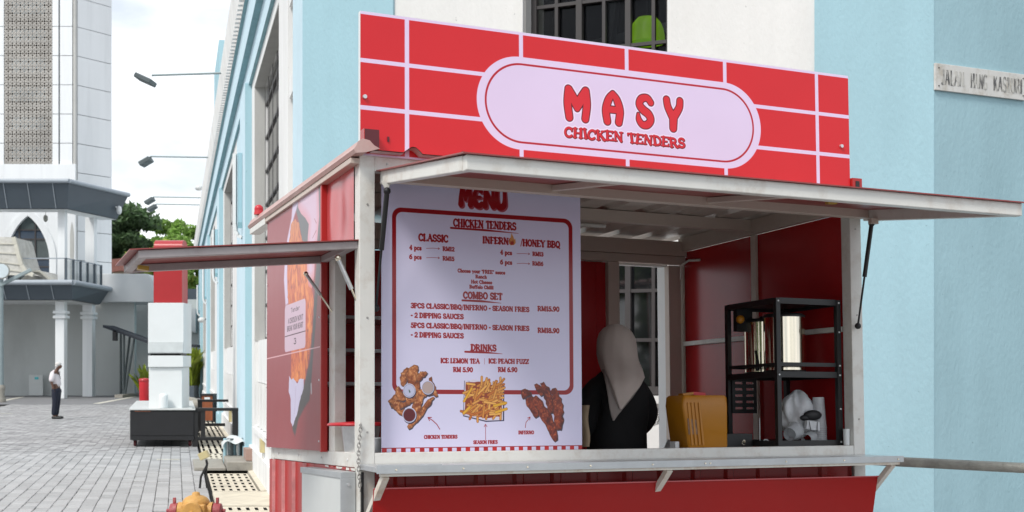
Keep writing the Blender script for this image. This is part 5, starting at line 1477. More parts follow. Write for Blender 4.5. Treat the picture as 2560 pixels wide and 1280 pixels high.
# ================================================================== people
def hand(chs, w, side, d, r=.0085, L_=.075):
    "five bent fingers rooted in the palm; w wrist point, d pointing direction, side thumb side"
    w = Vector(w); d = Vector(d).normalized(); s = Vector(side).normalized(); n = d.cross(s)
    out = []
    for k, l in zip((-1.2, -.4, .4, 1.2), (.8, .95, 1.0, .85)):
        a = w + d * .085 + s * (.017 * k); b2 = a + d * (L_ * l * .5) + n * .006; c = b2 + d * (L_ * l * .45) + n * .018
        out.append([(*(w + d * .05), r * 2.6), (*a, r * 1.25), (*b2, r), (*c, r * .8)])
    a = w + d * .03 + s * .028; b2 = a + s * .018 + d * .028; c = b2 + d * .028
    out.append([(*(w + d * .05), r * 2.6), (*a, r * 1.3), (*b2, r * 1.05), (*c, r * .85)])
    return out


# woman behind the counter, her back to us
bs = (1.83, .80, .36)
wo = thing('person', 'person in black top and long taupe headscarf seen from behind in the kiosk', 'person', bs, K)
T = lambda p: (p[0] - bs[0], p[1] - bs[1], p[2] - bs[2])
def ch(*pts): return [(*T(p[:3]), p[3]) for p in pts]
body = [ch((1.83, .80, 1.22, .13), (1.83, .80, 1.40, .13), (1.83, .79, 1.58, .12), (1.83, .79, 1.70, .055), (1.83, .80, 1.76, .05), (1.825, .82, 1.86, .095), (1.825, .82, 1.92, .075)),
        ch((1.83, .79, 1.58, .12), (1.97, .80, 1.61, .045), (2.045, .82, 1.44, .03), (1.985, .97, 1.32, .026)),
        ch((1.83, .79, 1.58, .12), (1.69, .80, 1.61, .045), (1.61, .83, 1.44, .03), (1.68, .98, 1.30, .026)),
        ch((1.83, .80, 1.22, .13), (1.92, .80, 1.15, .10), (1.92, .81, .80, .07), (1.92, .80, .44, .05), (1.92, .90, .39, .04)),
        ch((1.83, .80, 1.22, .13), (1.74, .80, 1.15, .10), (1.74, .81, .80, .07), (1.74, .80, .44, .05), (1.74, .90, .39, .04))]
body += hand(None, T((1.985, .97, 1.32)), (-1, 0, 0), (-.2, .9, -.35)); body += hand(None, T((1.68, .98, 1.30)), (1, 0, 0), (.2, .9, -.35))
skinned('body', body, M['skin'], wo, 2)
top = [ch((1.83, .80, 1.10, .195), (1.83, .80, 1.30, .19), (1.83, .79, 1.50, .17), (1.83, .79, 1.64, .12), (1.83, .80, 1.72, .075)),
       ch((1.83, .79, 1.50, .17), (1.975, .79, 1.605, .092), (2.03, .80, 1.50, .082), (2.055, .83, 1.40, .08), (2.01, .94, 1.335, .07), (1.99, .965, 1.32, .062)),
       ch((1.83, .79, 1.50, .17), (1.675, .79, 1.61, .098), (1.635, .80, 1.50, .105), (1.63, .82, 1.40, .10), (1.67, .90, 1.32, .09), (1.675, .97, 1.305, .07)),
       ch((1.83, .80, 1.10, .185), (1.83, .80, .80, .20), (1.83, .80, .50, .21), (1.83, .80, .42, .22))]
skinned('black_dress', top, M['blackcloth'], wo, 2)
# headscarf: head covering with a pointed tail down the back
def scarf_rings(prof, k0=0.0):
    rings = []
    n = 40
    for z, cx, cy, rx, ry in prof:
        ring = []
        for k in range(n):
            a = 2 * math.pi * k / n
            f = 1 + .065 * math.sin(a * 6 + z * 7 + k0) * min(1, max(0, (1.88 - z) * 6)) + .02 * math.sin(a * 13 - z * 14)
            ring.append(T((cx + rx * f * math.cos(a), cy + ry * f * math.sin(a), z)))
        rings.append(ring)
    return rings
q = MB(); q.loft(scarf_rings([(1.400, 1.645, .500, .004, .006), (1.43, 1.652, .500, .022, .010), (1.47, 1.668, .503, .046, .015), (1.53, 1.70, .515, .078, .022), (1.59, 1.735, .545, .105, .035), (1.64, 1.765, .60, .118, .06), (1.70, 1.80, .68, .120, .08)], 2), M['fabric2']); q.build('scarf_under_layer', wo)
q = MB(); q.loft(scarf_rings([(1.465, 1.682, .478, .006, .006), (1.50, 1.690, .480, .030, .012), (1.55, 1.708, .490, .064, .02), (1.60, 1.738, .525, .096, .04), (1.65, 1.772, .59, .119, .075), (1.70, 1.796, .67, .122, .10), (1.75, 1.815, .74, .118, .115), (1.80, 1.823, .775, .119, .122), (1.85, 1.829, .79, .118, .125), (1.89, 1.830, .795, .112, .118), (1.925, 1.829, .80, .097, .103), (1.952, 1.827, .80, .073, .08), (1.970, 1.825, .80, .045, .05), (1.978, 1.825, .80, .006, .006)]), M['fabric']); q.build('headscarf', wo)
q = MB(); q.loft([[T((1.93 + .012 * math.cos(a) + dx, .74 + .03 * math.sin(a), z)) for a in [2 * math.pi * k / 12 for k in range(12)]] for z, dx in ((1.66, .0), (1.695, -.01), (1.72, -.03))], M['fabric']); q.build('scarf_fold', wo)
q = MB()
for i in range(9):
    z = 1.37 + i * .011; q.tube([T((2.09 - .02 * math.cos(i), .775, z)), T((2.113, .79, z + .01)), T((2.10, .80, z + .016))], .0022, M['greybox'], 5)
q.build('sleeve_pattern', wo)
# pale cloth hanging beside her and packets at her hand
q = MB()
pts = [(1.575 + .006 * math.sin(k * .9), 1.25 + k * .03) for k in range(9)]
q.loft([[(x + .022 * math.cos(a) - .015, .70 + .05 * math.sin(a), z) for a in [2 * math.pi * k / 14 for k in range(14)]] for x, z in pts], M['beigecloth'])
single('beige_cloth', q, (1.56, .70, 1.24), 'beige cloth hanging at the edge of the menu beside the person', 'cloth', K)
q = MB(); q.hexa([(2.01, .50, 1.237), (2.10, .50, 1.237), (2.10, .56, 1.237), (2.01, .56, 1.237), (2.03, .51, 1.285), (2.12, .51, 1.27), (2.12, .55, 1.27), (2.03, .55, 1.29)], M['bag']); q.ball((2.10, .52, 1.275), .022, M['steel'], 10, sc=(1.3, 1, .7))
single('food_packets', q, (2.06, .53, 1.237), 'small crumpled white packets by the sleeve of the person in the headscarf', 'packets', K)
q = MB(); q.cyl((2.135, .50, 1.237), (2.135, .50, 1.30), .007, .007, M['chrome'], 8); q.ball((2.135, .50, 1.30), .010, M['chrome'], 8)
single('tongs', q, (2.135, .50, 1.236), 'thin steel tongs standing beside the white packets', 'tongs', K)

# old man on the square, in profile, looking down
Y0 = 35.6; bs = ((140 - 1280) / 3070 * Y0, Y0, 0)
mn = thing('person', 'grey-haired man in white shirt and dark trousers standing on the paved square', 'person', bs)
mb = [[(0, 0, .92, .12), (-.02, 0, 1.12, .12), (-.03, 0, 1.29, .12), (0.02, 0, 1.40, .05), (.045, 0, 1.44, .05), (.09, 0, 1.52, .085), (.085, 0, 1.57, .075)],
      [(.09, 0, 1.52, .085), (.175, 0, 1.50, .018)],
      [(-.03, 0, 1.29, .12), (-.03, -.18, 1.32, .05), (-.06, -.21, 1.08, .04), (.02, -.21, .86, .03)],
      [(-.03, 0, 1.29, .12), (-.03, .18, 1.32, .05), (-.05, .21, 1.08, .04), (.03, .21, .86, .03)]]
for s in (-1, 1):
    mb.append([(0, 0, .92, .12), (0, s * .09, .86, .085), (.0, s * .09, .48, .058), (-.03, s * .09, .10, .042), (.02, s * .09, .05, .04)])
    mb += [[(a, b2, c, r) for a, b2, c, r in h] for h in hand(None, (.02, s * .21, .86), (1, 0, 0), (.15, 0, -1))]
skinned('body', mb, M['skindark'], mn, 2)
sh_ = [[(.01, 0, .90, .150), (0, 0, 1.05, .158), (-.03, 0, 1.22, .155), (-.03, 0, 1.34, .12), (.015, 0, 1.405, .07)],
       [(-.03, 0, 1.22, .155), (-.03, -.16, 1.32, .085), (-.055, -.205, 1.17, .08), (-.055, -.21, 1.06, .075)],
       [(-.03, 0, 1.22, .155), (-.03, .16, 1.32, .085), (-.055, .205, 1.17, .08), (-.055, .21, 1.06, .075)]]
skinned('shirt', sh_, M['shirt'], mn, 2)
tr = [[(.01, 0, .93, .145), (.005, 0, .86, .14)]]
for s in (-1, 1): tr.append([(.005, 0, .86, .14), (.01, s * .085, .74, .11), (.01, s * .09, .48, .088), (-.02, s * .09, .22, .08), (-.03, s * .09, .08, .078)])
skinned('trousers', tr, M['trousers'], mn, 2)
for s in (-1, 1):
    q = MB(); q.loft([[(-.08 + dx + .0, s * .09 + .045 * math.cos(a), .045 * (1 - dx * .8) * (1 + math.sin(a)) * .9 + .002) for a in [2 * math.pi * k / 12 for k in range(12)]] for dx in (0, .08, .17, .25)], M['shoe']); q.build('shoe', mn)
q = MB(); q.ball((.065, 0, 1.578), .088, M['hairwhite'], 16, sc=(1, .95, .8)); q.ball((.035, 0, 1.53), .075, M['hairwhite'], 14, sc=(.8, 1.05, .9)); q.build('hair', mn)
q = MB(); q.tube([(.06, -.04, 1.42), (.115, -.05, 1.30), (.14, -.02, 1.15)], .008, M['trousers'], 6); q.build('lanyard', mn)
for s in (-1, 1):
    q = MB(); q.ball((.158, s * .03, 1.535), .009, M['blackmatt'], 8); q.build('eye', mn)

# ================================================================== near the wall
Yh = 8.97; bs = ((490 - 1280) / 3070 * Yh, Yh, 0); T = rel(bs); hx, hy = bs[0], bs[1]
o = thing('fire_hydrant', 'orange fire hydrant with two dull red side caps', 'fire hydrant', bs)
q = MB(); q.lathe([(.15, 0), (.15, .04), (.10, .06), (.09, .10), (.09, .50), (.105, .53), (.105, .62)], (hx, hy, 0), M['hydrant'], 28, T)
q.box((hx - .088, hy - .10, .50), (hx + .088, hy + .09, .656), M['hydrant'], T); q.build('barrel', o, bevel=.012)
q = MB(); q.lathe([(.100, .655), (.097, .672), (.080, .694), (.052, .709), (.030, .714), (.027, .732), (.013, .738)], (hx, hy, 0), M['hydrant'], 28, T); q.build('bonnet', o)
q = MB(); q.cyl((hx, hy - .10, .60), (hx, hy - .125, .60), .075, .070, M['hydrant'], 24, T); q.cyl((hx, hy - .125, .60), (hx, hy - .15, .60), .018, .012, M['hydrant'], 6, T); q.build('front_cap', o)
for s in (-1, 1):
    q = MB(); q.cyl((hx + s * .088, hy, .60), (hx + s * .125, hy, .60), .060, .064, M['hydrant'], 20, T); q.build('outlet', o)
    q = MB(); q.cyl((hx + s * .125, hy, .60), (hx + s * .132, hy, .60), .046, .046, M['hydred'], 20, T); q.cyl((hx + s * .132, hy, .60), (hx + s * .185, hy, .60), .058, .052, M['hydred'], 20, T)
    q.cyl((hx + s * .185, hy, .60), (hx + s * .192, hy, .60), .046, .02, M['hydred'], 16, T); q.cyl((hx + s * .19, hy, .60), (hx + s * .215, hy, .60), .013, .015, M['hydred'], 6, T)
    q.bar((hx + s * .157, hy, .655), (hx + s * .157, hy, .695), .02, .025, M['hydred'], T); q.bar((hx + s * .157, hy, .545), (hx + s * .157, hy, .51), .02, .025, M['hydred'], T); q.build('side_cap', o, bevel=.003)
q = MB(); q.tube([(hx + .17, hy - .04, .56), (hx + .13, hy - .06, .50), (hx + .10, hy - .09, .48)], .007, M['black'], 6, T); q.build('cap_chain', o)

Yj = 16.3; p = at(510, 1138, Yj); bs = (at(505, 1215, Yj)[0], Yj, 0); T = rel(bs)
o = thing('junction_box', 'tilted beige box held up on black cables beside the drain covers', 'junction box', bs)
q = MB(); Rm = T @ Matrix.Translation(p) @ Matrix.Rotation(R(-25), 4, 'Y'); q.box((-.062, -.05, -.048), (.062, .05, .048), M['beige'], Rm); q.build('box', o, bevel=.006)
q = MB()
for k in (0, 1):
    a = p + Vector((.03, 0, -.06)); q.tube([a, p + Vector((.045 - .01 * k, .02 * k, -.12)), p + Vector((-.02 - .0 * k + .05 * k - .02, .03 * k, -.28)), Vector((bs[0] - .03 + .09 * k, Yj + .03 * k, 0.0))], .015, M['cable'], 8, T)
q.build('cables', o)
def wallbox(px, py, Y, w, h, lab, m='beige', d=.06):
    b0 = FP(Y, DW - d, 1.7 + (900 - py) / 3070 * Y - h / 2); q = MB()
    z = b0[2]
    q.hexa([FP(Y - w / 2, DW - d, z), FP(Y - w / 2, DW - .001, z), FP(Y + w / 2, DW - .001, z), FP(Y + w / 2, DW - d, z), FP(Y - w / 2, DW - d, z + h), FP(Y - w / 2, DW - .001, z + h), FP(Y + w / 2, DW - .001, z + h), FP(Y + w / 2, DW - d, z + h)], M[m])
    q.tube([FP(Y, DW - .02, z), FP(Y + .02, DW - .03, z - .15), FP(Y + .1, DW - .025, .02)], .008, M['kwhite'], 6)
    single('socket_box', q, tuple(b0), lab, 'socket box', bevel=.004)
wallbox(652, 1114, 17.0, .22, .185, 'beige electric box on the white wall nearest the kiosk')
wallbox(570, 1040, 27.0, .25, .25, 'beige electric box on the wall behind the black frame')
q = MB(); q.hexa([FP(18.9, 1.08, .15), FP(18.9, 1.222, .15), FP(19.7, 1.222, .15), FP(19.7, 1.08, .15), FP(18.9, 1.08, .33), FP(18.9, 1.222, .33), FP(19.7, 1.222, .30), FP(19.7, 1.08, .30)], mat('pinkish_brown_brick', (0.36, 0.24, 0.2), .9, bump=.3))
single('sill_block', q, tuple(FP(19.3, 1.15, .14)), 'pinkish brown block behind the concrete step', 'block')
bs = tuple(FP(20.0, .93, 0)); T = rel(bs)
o = thing('wrapped_pipes', 'bundle of blue and grey pipe stubs under a white cloth by the pilaster', 'pipe bundle', bs)
for i in range(6):
    c = FP(20.05 + .12 * (i % 2), .80 + .055 * i, 0); q = MB(); q.cyl(c, c + Vector((0, 0, .42)), .028, .028, M[['blue', 'aluminium', 'lampgrey'][i % 3]], 10, T); q.build('pipe', o)
q = MB(); nn = 26
def cl(u, v):
    c = FP(19.85 + v * .5, .74 + u * .42, 0); z = .43 + .03 * math.sin(u * 9 + v * 4) - .10 * (abs(u - .5) * 2) ** 4 - .06 * (1 - v) ** 3
    return tuple(T @ Vector((c[0], c[1], z)))
q.add([cl(i / nn, j / 8) for i in range(nn + 1) for j in range(9)], [(i * 9 + j, (i + 1) * 9 + j, (i + 1) * 9 + j + 1, i * 9 + j + 1) for i in range(nn) for j in range(8)], M['greybox'], smooth=True); q.build('cloth', o)

# black cart on castors with the tall white and red display
bs = (at(405, 1100, 24.1)[0], 24.1, 0); T = rel(bs)
Dl, Dr = (325 - 440) / 3070 * 24.1, (486 - 440) / 3070 * 24.1
o = thing('black_cart', 'long low black cart on castors carrying the white display', 'cart', bs)
def sbox(mb, Y0_, Y1_, D0, D1, z0, z1, m, TT=None):
    p = [FP(Y0_, D0, z0), FP(Y0_, D1, z0), FP(Y1_, D1, z0), FP(Y1_, D0, z0), FP(Y0_, D0, z1), FP(Y0_, D1, z1), FP(Y1_, D1, z1), FP(Y1_, D0, z1)]
    mb.hexa([(TT or T) @ a for a in p], m)
q = MB(); sbox(q, 24.1, 28.6, Dl, Dr, .13, .715, M['black']); q.build('body', o, bevel=.01)
q = MB(); sbox(q, 24.06, 28.65, Dl - .02, Dr + .02, .718, .752, M['greybox']); q.build('top', o, bevel=.004)
q = MB(); w = Dr - Dl
for kk in range(14): q.box((T @ FP(24.05, Dl + .10 + kk * .022, .69))[:], (T @ FP(24.055, Dl + .115 + kk * .022, .705 - .004 * (kk % 3)))[:], M['wood'])
q.build('worn_lettering', o)
for a, c in ((.01, .99),):
    q = MB(); w = Dr - Dl; sbox(q, 24.085, 24.099, Dl + a * w + .01, Dl + c * w, .22, .69, M['blackmatt']); q.build('panel', o, bevel=.003)
q = MB(); sbox(q, 24.08, 24.098, Dl + .01, Dr - .01, .13, .21, M['blackmatt']); q.build('skirt', o)
for Y_ in (24.25, 28.3):
    for d in (Dl + .1, Dr - .08):
        c = T @ FP(Y_, d, .06); q = MB(); q.cyl(c + Vector((-.02, 0, 0)), c + Vector((.02, 0, 0)), .06, .06, M['maroon'], 14); q.box((c[0] - .03, c[1] - .03, c[2] + .03), (c[0] + .03, c[1] + .03, c[2] + .075), M['black']); q.build('castor', o)
bs = tuple(FP(24.5, (414 - 440) / 3070 * 24.4, .752)); T = rel(bs)
o = thing('display_tower', 'tall white display column with a red rounded top standing on the black cart', 'display column', bs)
def pxb(mb, x0, x1, y0, y1, Y, dep, m):
    a = at(x0, y0, Y); c = at(x1, y1, Y); mb.box((a[0], Y, c[2]), (c[0], Y + dep, a[2]), m, T)
q = MB(); pxb(q, 372, 455, 918, 1022, 24.35, .55, M['whitemetal']); q.build('lower_body', o, bevel=.006)
q = MB(); pxb(q, 370, 458, 889, 917.5, 24.30, .6, M['whitemetal']); q.build('middle_band', o, bevel=.006)
q = MB(); pxb(q, 376, 452, 880, 889, 24.40, .45, M['black']); q.build('gap', o)
q = MB(); pxb(q, 370, 459, 757, 883, 24.30, .6, M['whitemetal']); q.build('upper_body', o, bevel=.006)
q = MB(); pxb(q, 371.5, 457.5, 855, 881, 24.285, .014, mat('pale_display_film', (0.6, 0.63, 0.63), .4)); q.build('lower_strip', o)
q = MB(); pxb(q, 384, 455, 618, 756.5, 24.36, .42, M['totemred'])
a = at(384, 618, 24.36); c = at(455, 618, 24.36)
rr_ = [[T @ Vector((xx, 24.36 + .21 - .21 * math.cos(math.pi * k / 14), a[2] + .21 * math.sin(math.pi * k / 14) * .75)) for k in range(15)] for xx in (a[0], c[0])]
q.loft(rr_, M['totemred'], closed=False, cap=False); q.add(rr_[0], [tuple(range(15))], M['totemred']); q.add(rr_[1], [tuple(range(15))], M['totemred']); q.build('red_top', o)
q = MB(); p = T @ at(409, 1003, 24.2); q.lathe([(.086, -.13), (.088, -.10), (.088, .09), (.078, .13), (.05, .15), (.01, .155)], (p[0], p[1], p[2]), M['whitemetal'], 28); q.build('front_roller', o)
for i, (Yf, xl, xr) in enumerate([(24.1, 488, 588), (29.3, 500, 578)]):
    d0, d1 = (xl - 440) / 3070 * Yf, (xr - 440) / 3070 * Yf; bs = tuple(FP(Yf, (d0 + d1) / 2, 0)); T = rel(bs)
    o = thing('barrier_stand', ['black square-tube frame joined to the front of the cart', 'black square-tube frame behind the first one'][i], 'barrier', bs, group='black frames beside the cart')
    for d in (d0, d1):
        q = MB(); sbox(q, Yf, Yf + .09, d - .055, d + .055, 0, .70, M['black']); q.build('leg', o, bevel=.004)
    q = MB(); sbox(q, Yf - .01, Yf + .10, d0 - .06, d1 + .06, .701, .76, M['black']); q.build('top_rail', o, bevel=.004)
    q = MB(); sbox(q, Yf + .01, Yf + .08, d0 + .056, d1 - .056, .12, .19, M['black']); q.build('lower_rail', o, bevel=.004)
    if i == 0:
        q = MB(); sbox(q, Yf + .015, Yf + .075, d0 + .11, d0 + .2, .191, .70, M['black']); q.build('inner_leg', o)
# bins and plants
bs = tuple(at(517, 1055, 33.7)); bs = (bs[0], bs[1], 0); T = rel(bs)
o = thing('timber_bin', 'orange brown slatted timber litter bin with a dark frame', 'litter bin', bs)
x0, x1 = at(501, 1055, 33.7)[0], at(534, 1055, 33.7)[0]
q = MB(); q.box((x0 + .03, 33.73, .03), (x1 - .03, 34.05, .72), M['blackmatt'], T); q.build('liner', o)
for i in range(6):
    a = x0 + .03 + i * (x1 - x0 - .06) / 6; q = MB(); q.box((a + .004, 33.705, .04), (a + (x1 - x0 - .06) / 6 - .004, 33.728, .72), M['wood'], T); q.build('slat', o)
q = MB(); q.box((x0, 33.68, .721), (x1, 34.1, .77), M['blackmatt'], T); q.box((x0, 33.69, 0), (x0 + .028, 34.08, .72), M['blackmatt'], T); q.box((x1 - .028, 33.69, 0), (x1, 34.08, .72), M['blackmatt'], T); q.build('frame', o)
q = MB(); q.box((x0 + .11, 33.698, .60), (x1 - .1, 33.7035, .68), M['whitemetal'], T); q.build('notice', o)
Yr = 50.0; bs = (at(361, 1000, Yr)[0], Yr, 0); T = rel(bs)
o = thing('red_bin', 'round red bin with a pale rim behind the display column', 'red bin', bs)
q = MB(); q.lathe([(.19, 0), (.20, .05), (.21, .85)], (bs[0], Yr, 0), M['red'], 20, T); q.build('drum', o)
q = MB(); q.lathe([(.235, .852), (.235, .90), (.18, .95), (.02, .97)], (bs[0], Yr, 0), M['totemred'], 20, T); q.build('lid', o)
def plant(bs, n, h, lab, m='leafbright', seed=1, group=None, spread=.7):
    rr = random.Random(seed); T = rel(bs)
    o = thing('broadleaf_plant', lab, 'plant', bs, group=group)
    q = MB()
    for i in range(n):
        a = rr.uniform(0, 2 * math.pi); l = h * rr.uniform(.55, 1.0); tilt = rr.uniform(.1, spread); w = l * .10
        x = bs[0] + rr.uniform(-.25, .25); y = bs[1] + rr.uniform(-.2, .2); d = Vector((math.cos(a), math.sin(a), 0)); s = d.cross(Vector((0, 0, 1)))
        prev = None; vs = []
        for k in range(6):
            t = k / 5; c = Vector((x, y, bs[2])) + d * (l * tilt * t ** 1.5) + Vector((0, 0, l * (t - .35 * tilt * t * t))); ww = w * math.sin(math.pi * (.06 + .9 * t)) 
            vs += [c - s * ww, c + s * ww + Vector((0, 0, .01))]
        q.add(vs, [(2 * k, 2 * k + 1, 2 * k + 3, 2 * k + 2) for k in range(5)], M[m], T)
    q.build('foliage', o)
    return o
bs = (at(470, 992, 55)[0], 55, 0)
q = MB(); q.box((bs[0] - .55, 54.7, 0), (bs[0] + .35, 55.5, .55), M['slate']); single('planter', q, bs, 'dark grey square planter at the end of the long wall', 'planter', bevel=.01)
plant((at(470, 992, 55)[0], 55.1, .55), 60, 1.9, 'bright yellow-green plant in the dark grey planter', seed=2)
plant((at(478, 992, 56)[0], 56.2, .3), 50, 2.2, 'tall leafy plant just behind the planter', seed=5)
plant((at(362, 960, 55)[0], 55.1, .2), 45, 1.5, 'yellow-green plant showing left of the white display column', seed=3)
for px, Y_, sc, lb in ((470, 44, .35, 'dark rounded stone lying right of the display column'), (489, 43, .28, 'smaller dark stone by the foot of the long wall')):
    c = at(px, 985, Y_); q = MB(); q.ball((c[0], Y_, sc * .4), sc, M['concgrey'], 12, sc=(1.4, 1, .7)); single('garden_stone', q, (c[0], Y_, 0), lb, 'stone')
# railing at the right
a = Vector((1.55, 7.80, 1.10)); c = Vector((4.4, 5.65, 1.10)); bs = (a[0], a[1], 0); T = rel(bs)
o = thing('pipe_railing', 'weathered galvanised pipe railing right of the kiosk counter', 'railing', bs)
q = MB(); q.cyl(a, c, .029, .029, M['galv'], 20, T); q.build('top_pipe', o)
for t in (.02, .97):
    p = a.lerp(c, t); q = MB(); q.cyl((p[0], p[1], 0), (p[0], p[1], 1.075), .026, .026, M['galv'], 14, T); q.build('post', o)

# ================================================================== far side of the square
bs = (-26, 57, 0)
ab = thing('arcade_building', 'white tower block with pointed arch windows and dark slate balconies', 'tower block', bs); TA = rel(bs)
def ap(name, mb, parent=None, bevel=0):
    mb.v = [TA @ p for p in mb.v]; return mb.build(name, parent or ab, bevel=bevel)
# tower shaft: front face and one angled face
YT = 58.4; xc = at(188, 0, YT)[0]; pass
k_ = 2.08; ex2, ey2 = xc + .568 * k_, YT + .823 * k_
HT = 34.0
def slotwall(name, poly, z0, z1):
    q = MB(); n = len(poly); q.add([(x, y, z0) for x, y in poly] + [(x, y, z1) for x, y in poly], [(i, (i + 1) % n, n + (i + 1) % n, n + i) for i in range(n)] + [tuple(range(n, 2 * n))], M['towergap']); return ap(name, q)
xl = -34.0
slotwall('core', [(xl, YT + .12), (xc - .06, YT + .12), (ex2 - .1, ey2 + .05), (xl, ey2 + .6)], 5.0, HT)
ST = 73 / 3070 * YT
zj = 1.7 + (900 - 66) / 3070 * YT        # a joint seen at y = 66
zs = [zj + i * ST for i in range(-14, 12)]
lx0, lx1 = at(10, 0, YT)[0], at(131, 0, YT)[0]; px0, px1 = at(150, 0, YT)[0], at(181, 0, YT)[0]
for i, z in enumerate(zs[:-1]):
    z1 = zs[i + 1]
    if z < 4.2 or z > 26: continue
    low = z1 < at(0, 452, YT)[2] - .2
    q = MB()
    segs = [(xl, lx0), (lx1, at(146, 0, YT)[0]), (px0, px1)] if not low else []
    for a, c in segs: 
        q.box((a, YT, z + .02), (c - .01, YT + .11, z1 - .01), M['tower'])
    if segs: ap('cladding_panel', q)
    q = MB(); d = Vector((.568, .823, 0)); n_ = Vector((.823, -.568, 0)); P0 = Vector((xc + .07, YT + .1, 0)); P1 = Vector((ex2, ey2, 0)); 
    for f0, f1 in ((.0, 1.0),):
        A = P0.lerp(P1, f0 + .004); B2 = P0.lerp(P1, f1 - .004)
        q.hexa([(A[0], A[1], z + .02), (B2[0], B2[1], z + .02), (B2[0] - .08, B2[1] + .1, z + .02), (A[0] - .08, A[1] + .1, z + .02), (A[0], A[1], z1 - .01), (B2[0], B2[1], z1 - .01), (B2[0] - .08, B2[1] + .1, z1 - .01), (A[0] - .08, A[1] + .1, z1 - .01)], M['tower'])
    ap('cladding_panel', q)
q = MB(); q.cyl((xc - .02, YT + .05, 5.0), (xc - .02, YT + .05, HT), .09, .09, M['greywall'], 12); ap('corner_strip', q)
# pierced screen
zl0 = at(0, 446, YT)[2]
q = MB(); q.box((lx0, YT + .09, zl0), (lx1, YT + .11, 26), M['darkback']); 
for i, z in enumerate(zs[:-1]):
    if z < zl0 - .5 or z > 25: continue
    q.box((lx0 + .35, YT + .07, max(zl0, z + .62)), (lx1 - .35, YT + .089, z + ST - .12), M['latticeback'])
ap('screen_back', q)
q = MB(); cw = (lx1 - lx0) / 6
zz = zl0
def lbar(a, c, w, y):
    dx, dz = c[0] - a[0], c[1] - a[1]; l = math.hypot(dx, dz); nx, nz = -dz / l * w, dx / l * w
    q.add([(a[0] + nx, y, a[1] + nz), (a[0] - nx, y, a[1] - nz), (c[0] - nx, y, c[1] - nz), (c[0] + nx, y, c[1] + nz), (a[0] + nx, y + .04, a[1] + nz), (a[0] - nx, y + .04, a[1] - nz), (c[0] - nx, y + .04, c[1] - nz), (c[0] + nx, y + .04, c[1] + nz)], [(0, 1, 2, 3), (0, 3, 7, 4), (1, 5, 6, 2)], M['lattice'])
while zz < 25.5:
    for i in range(6):
        x = lx0 + i * cw; h = cw / 2
        for a, c in (((x, zz + h), (x + h, zz)), ((x + h, zz), (x + cw, zz + h)), ((x + cw, zz + h), (x + h, zz + cw)), ((x + h, zz + cw), (x, zz + h))): lbar(a, c, .042, YT + .028)
        for a, c in (((x, zz), (x + cw, zz + cw)), ((x + cw, zz), (x, zz + cw))): lbar(a, c, .020, YT + .020)
    q.box((lx0, YT + .012, zz - .018), (lx1, YT + .019, zz + .018), M['lattice'])
    zz += cw
struct(ap('pierced_screen', q), 'stuff')
# lower storey: wall with arched window
zf, zc = 5.0, 9.2
def arch(cx, w, z0, zsp, zap, n=10):
    "pointed arch outline, left to right over the top"
    L_ = []
    for k in range(n + 1):
        t = k / n; L_.append((cx - w * math.cos(t * math.pi / 2) ** .85, zsp + (zap - zsp) * math.sin(t * math.pi / 2) ** 1.15 if 0 else zsp + (zap - zsp) * t ** .62))
    L_ = []
    for k in range(n + 1):
        t = k / n; L_.append((cx - w * (1 - t ** 1.9), zsp + (zap - zsp) * (1 - (1 - t) ** 1.15)))
    Rr = [(2 * cx - x, z) for x, z in reversed(L_[:-1])]
    return [(cx - w, z0)] + L_ + Rr + [(cx + w, z0)]
acx = at(73, 0, YT)[0]; aw = 54 / 3070 * YT
out = arch(acx, aw, zf, at(0, 650, YT)[2], at(0, 540, YT)[2])
xr2 = xc + .05
q = MB()
# wall as strips round the arch
A = [p for p in out]
left = [(xl, zf)] + [(x, z) for x, z in A if x <= acx + 1e-6] + [(acx, 11.0), (xl, 11.0)]
right = [(xr2, zf), (xr2, 11.0), (acx, 11.0)] + [(x, z) for x, z in A if x >= acx - 1e-6]
q.prism(left, YT - .14, YT + .0, M['tower']); q.prism(right, YT - .14, YT + .0, M['tower']); ap('arch_wall', q)
q = MB()
ring = arch(acx, aw + .0, zf, at(0, 650, YT)[2], at(0, 540, YT)[2]); ring2 = arch(acx, aw + .32, zf, at(0, 650, YT)[2] + .1, at(0, 522, YT)[2])
for i in range(len(ring) - 1):
    q.hexa([(ring[i][0], YT - .20, ring[i][1]), (ring[i + 1][0], YT - .20, ring[i + 1][1]), (ring[i + 1][0], YT - .142, ring[i + 1][1]), (ring[i][0], YT - .142, ring[i][1]), (ring2[i][0], YT - .20, ring2[i][1]), (ring2[i + 1][0], YT - .20, ring2[i + 1][1]), (ring2[i + 1][0], YT - .142, ring2[i + 1][1]), (ring2[i][0], YT - .142, ring2[i][1])], M['tower'])
ap('arch_moulding', q)
q = MB(); q.box((acx - aw, YT + .01, zf), (acx + aw, YT + .03, 9.1), M['darkglass']); w_ = ap('arch_window', q)
q = MB()
for y0_, y1_ in ((575, 597), (649, 690)): q.box((acx - aw, YT - .012, at(0, y1_, YT)[2]), (acx + aw, YT + .008, at(0, y0_, YT)[2]), M['navyglass'])
ap('blue_panes', q, w_)
q = MB()
for px in (49, 89): x = at(px, 0, YT)[0]; q.box((x - .03, YT - .05, zf), (x + .03, YT - .015, 9.0), M['frame_dark'])
for py in (575, 598, 648, 667): z = at(0, py, YT)[2]; q.box((acx - aw, YT - .048, z - .03), (acx + aw, YT - .016, z + .03), M['frame_dark'])
ap('glazing_bars', q, w_)
q = MB(); o2 = arch(at(182.5, 0, YT)[0], .09, zf, at(0, 600, YT)[2], at(0, 556, YT)[2]); q.prism(o2, YT - .16, YT - .145, M['greywall']); ap('blind_slit', q)
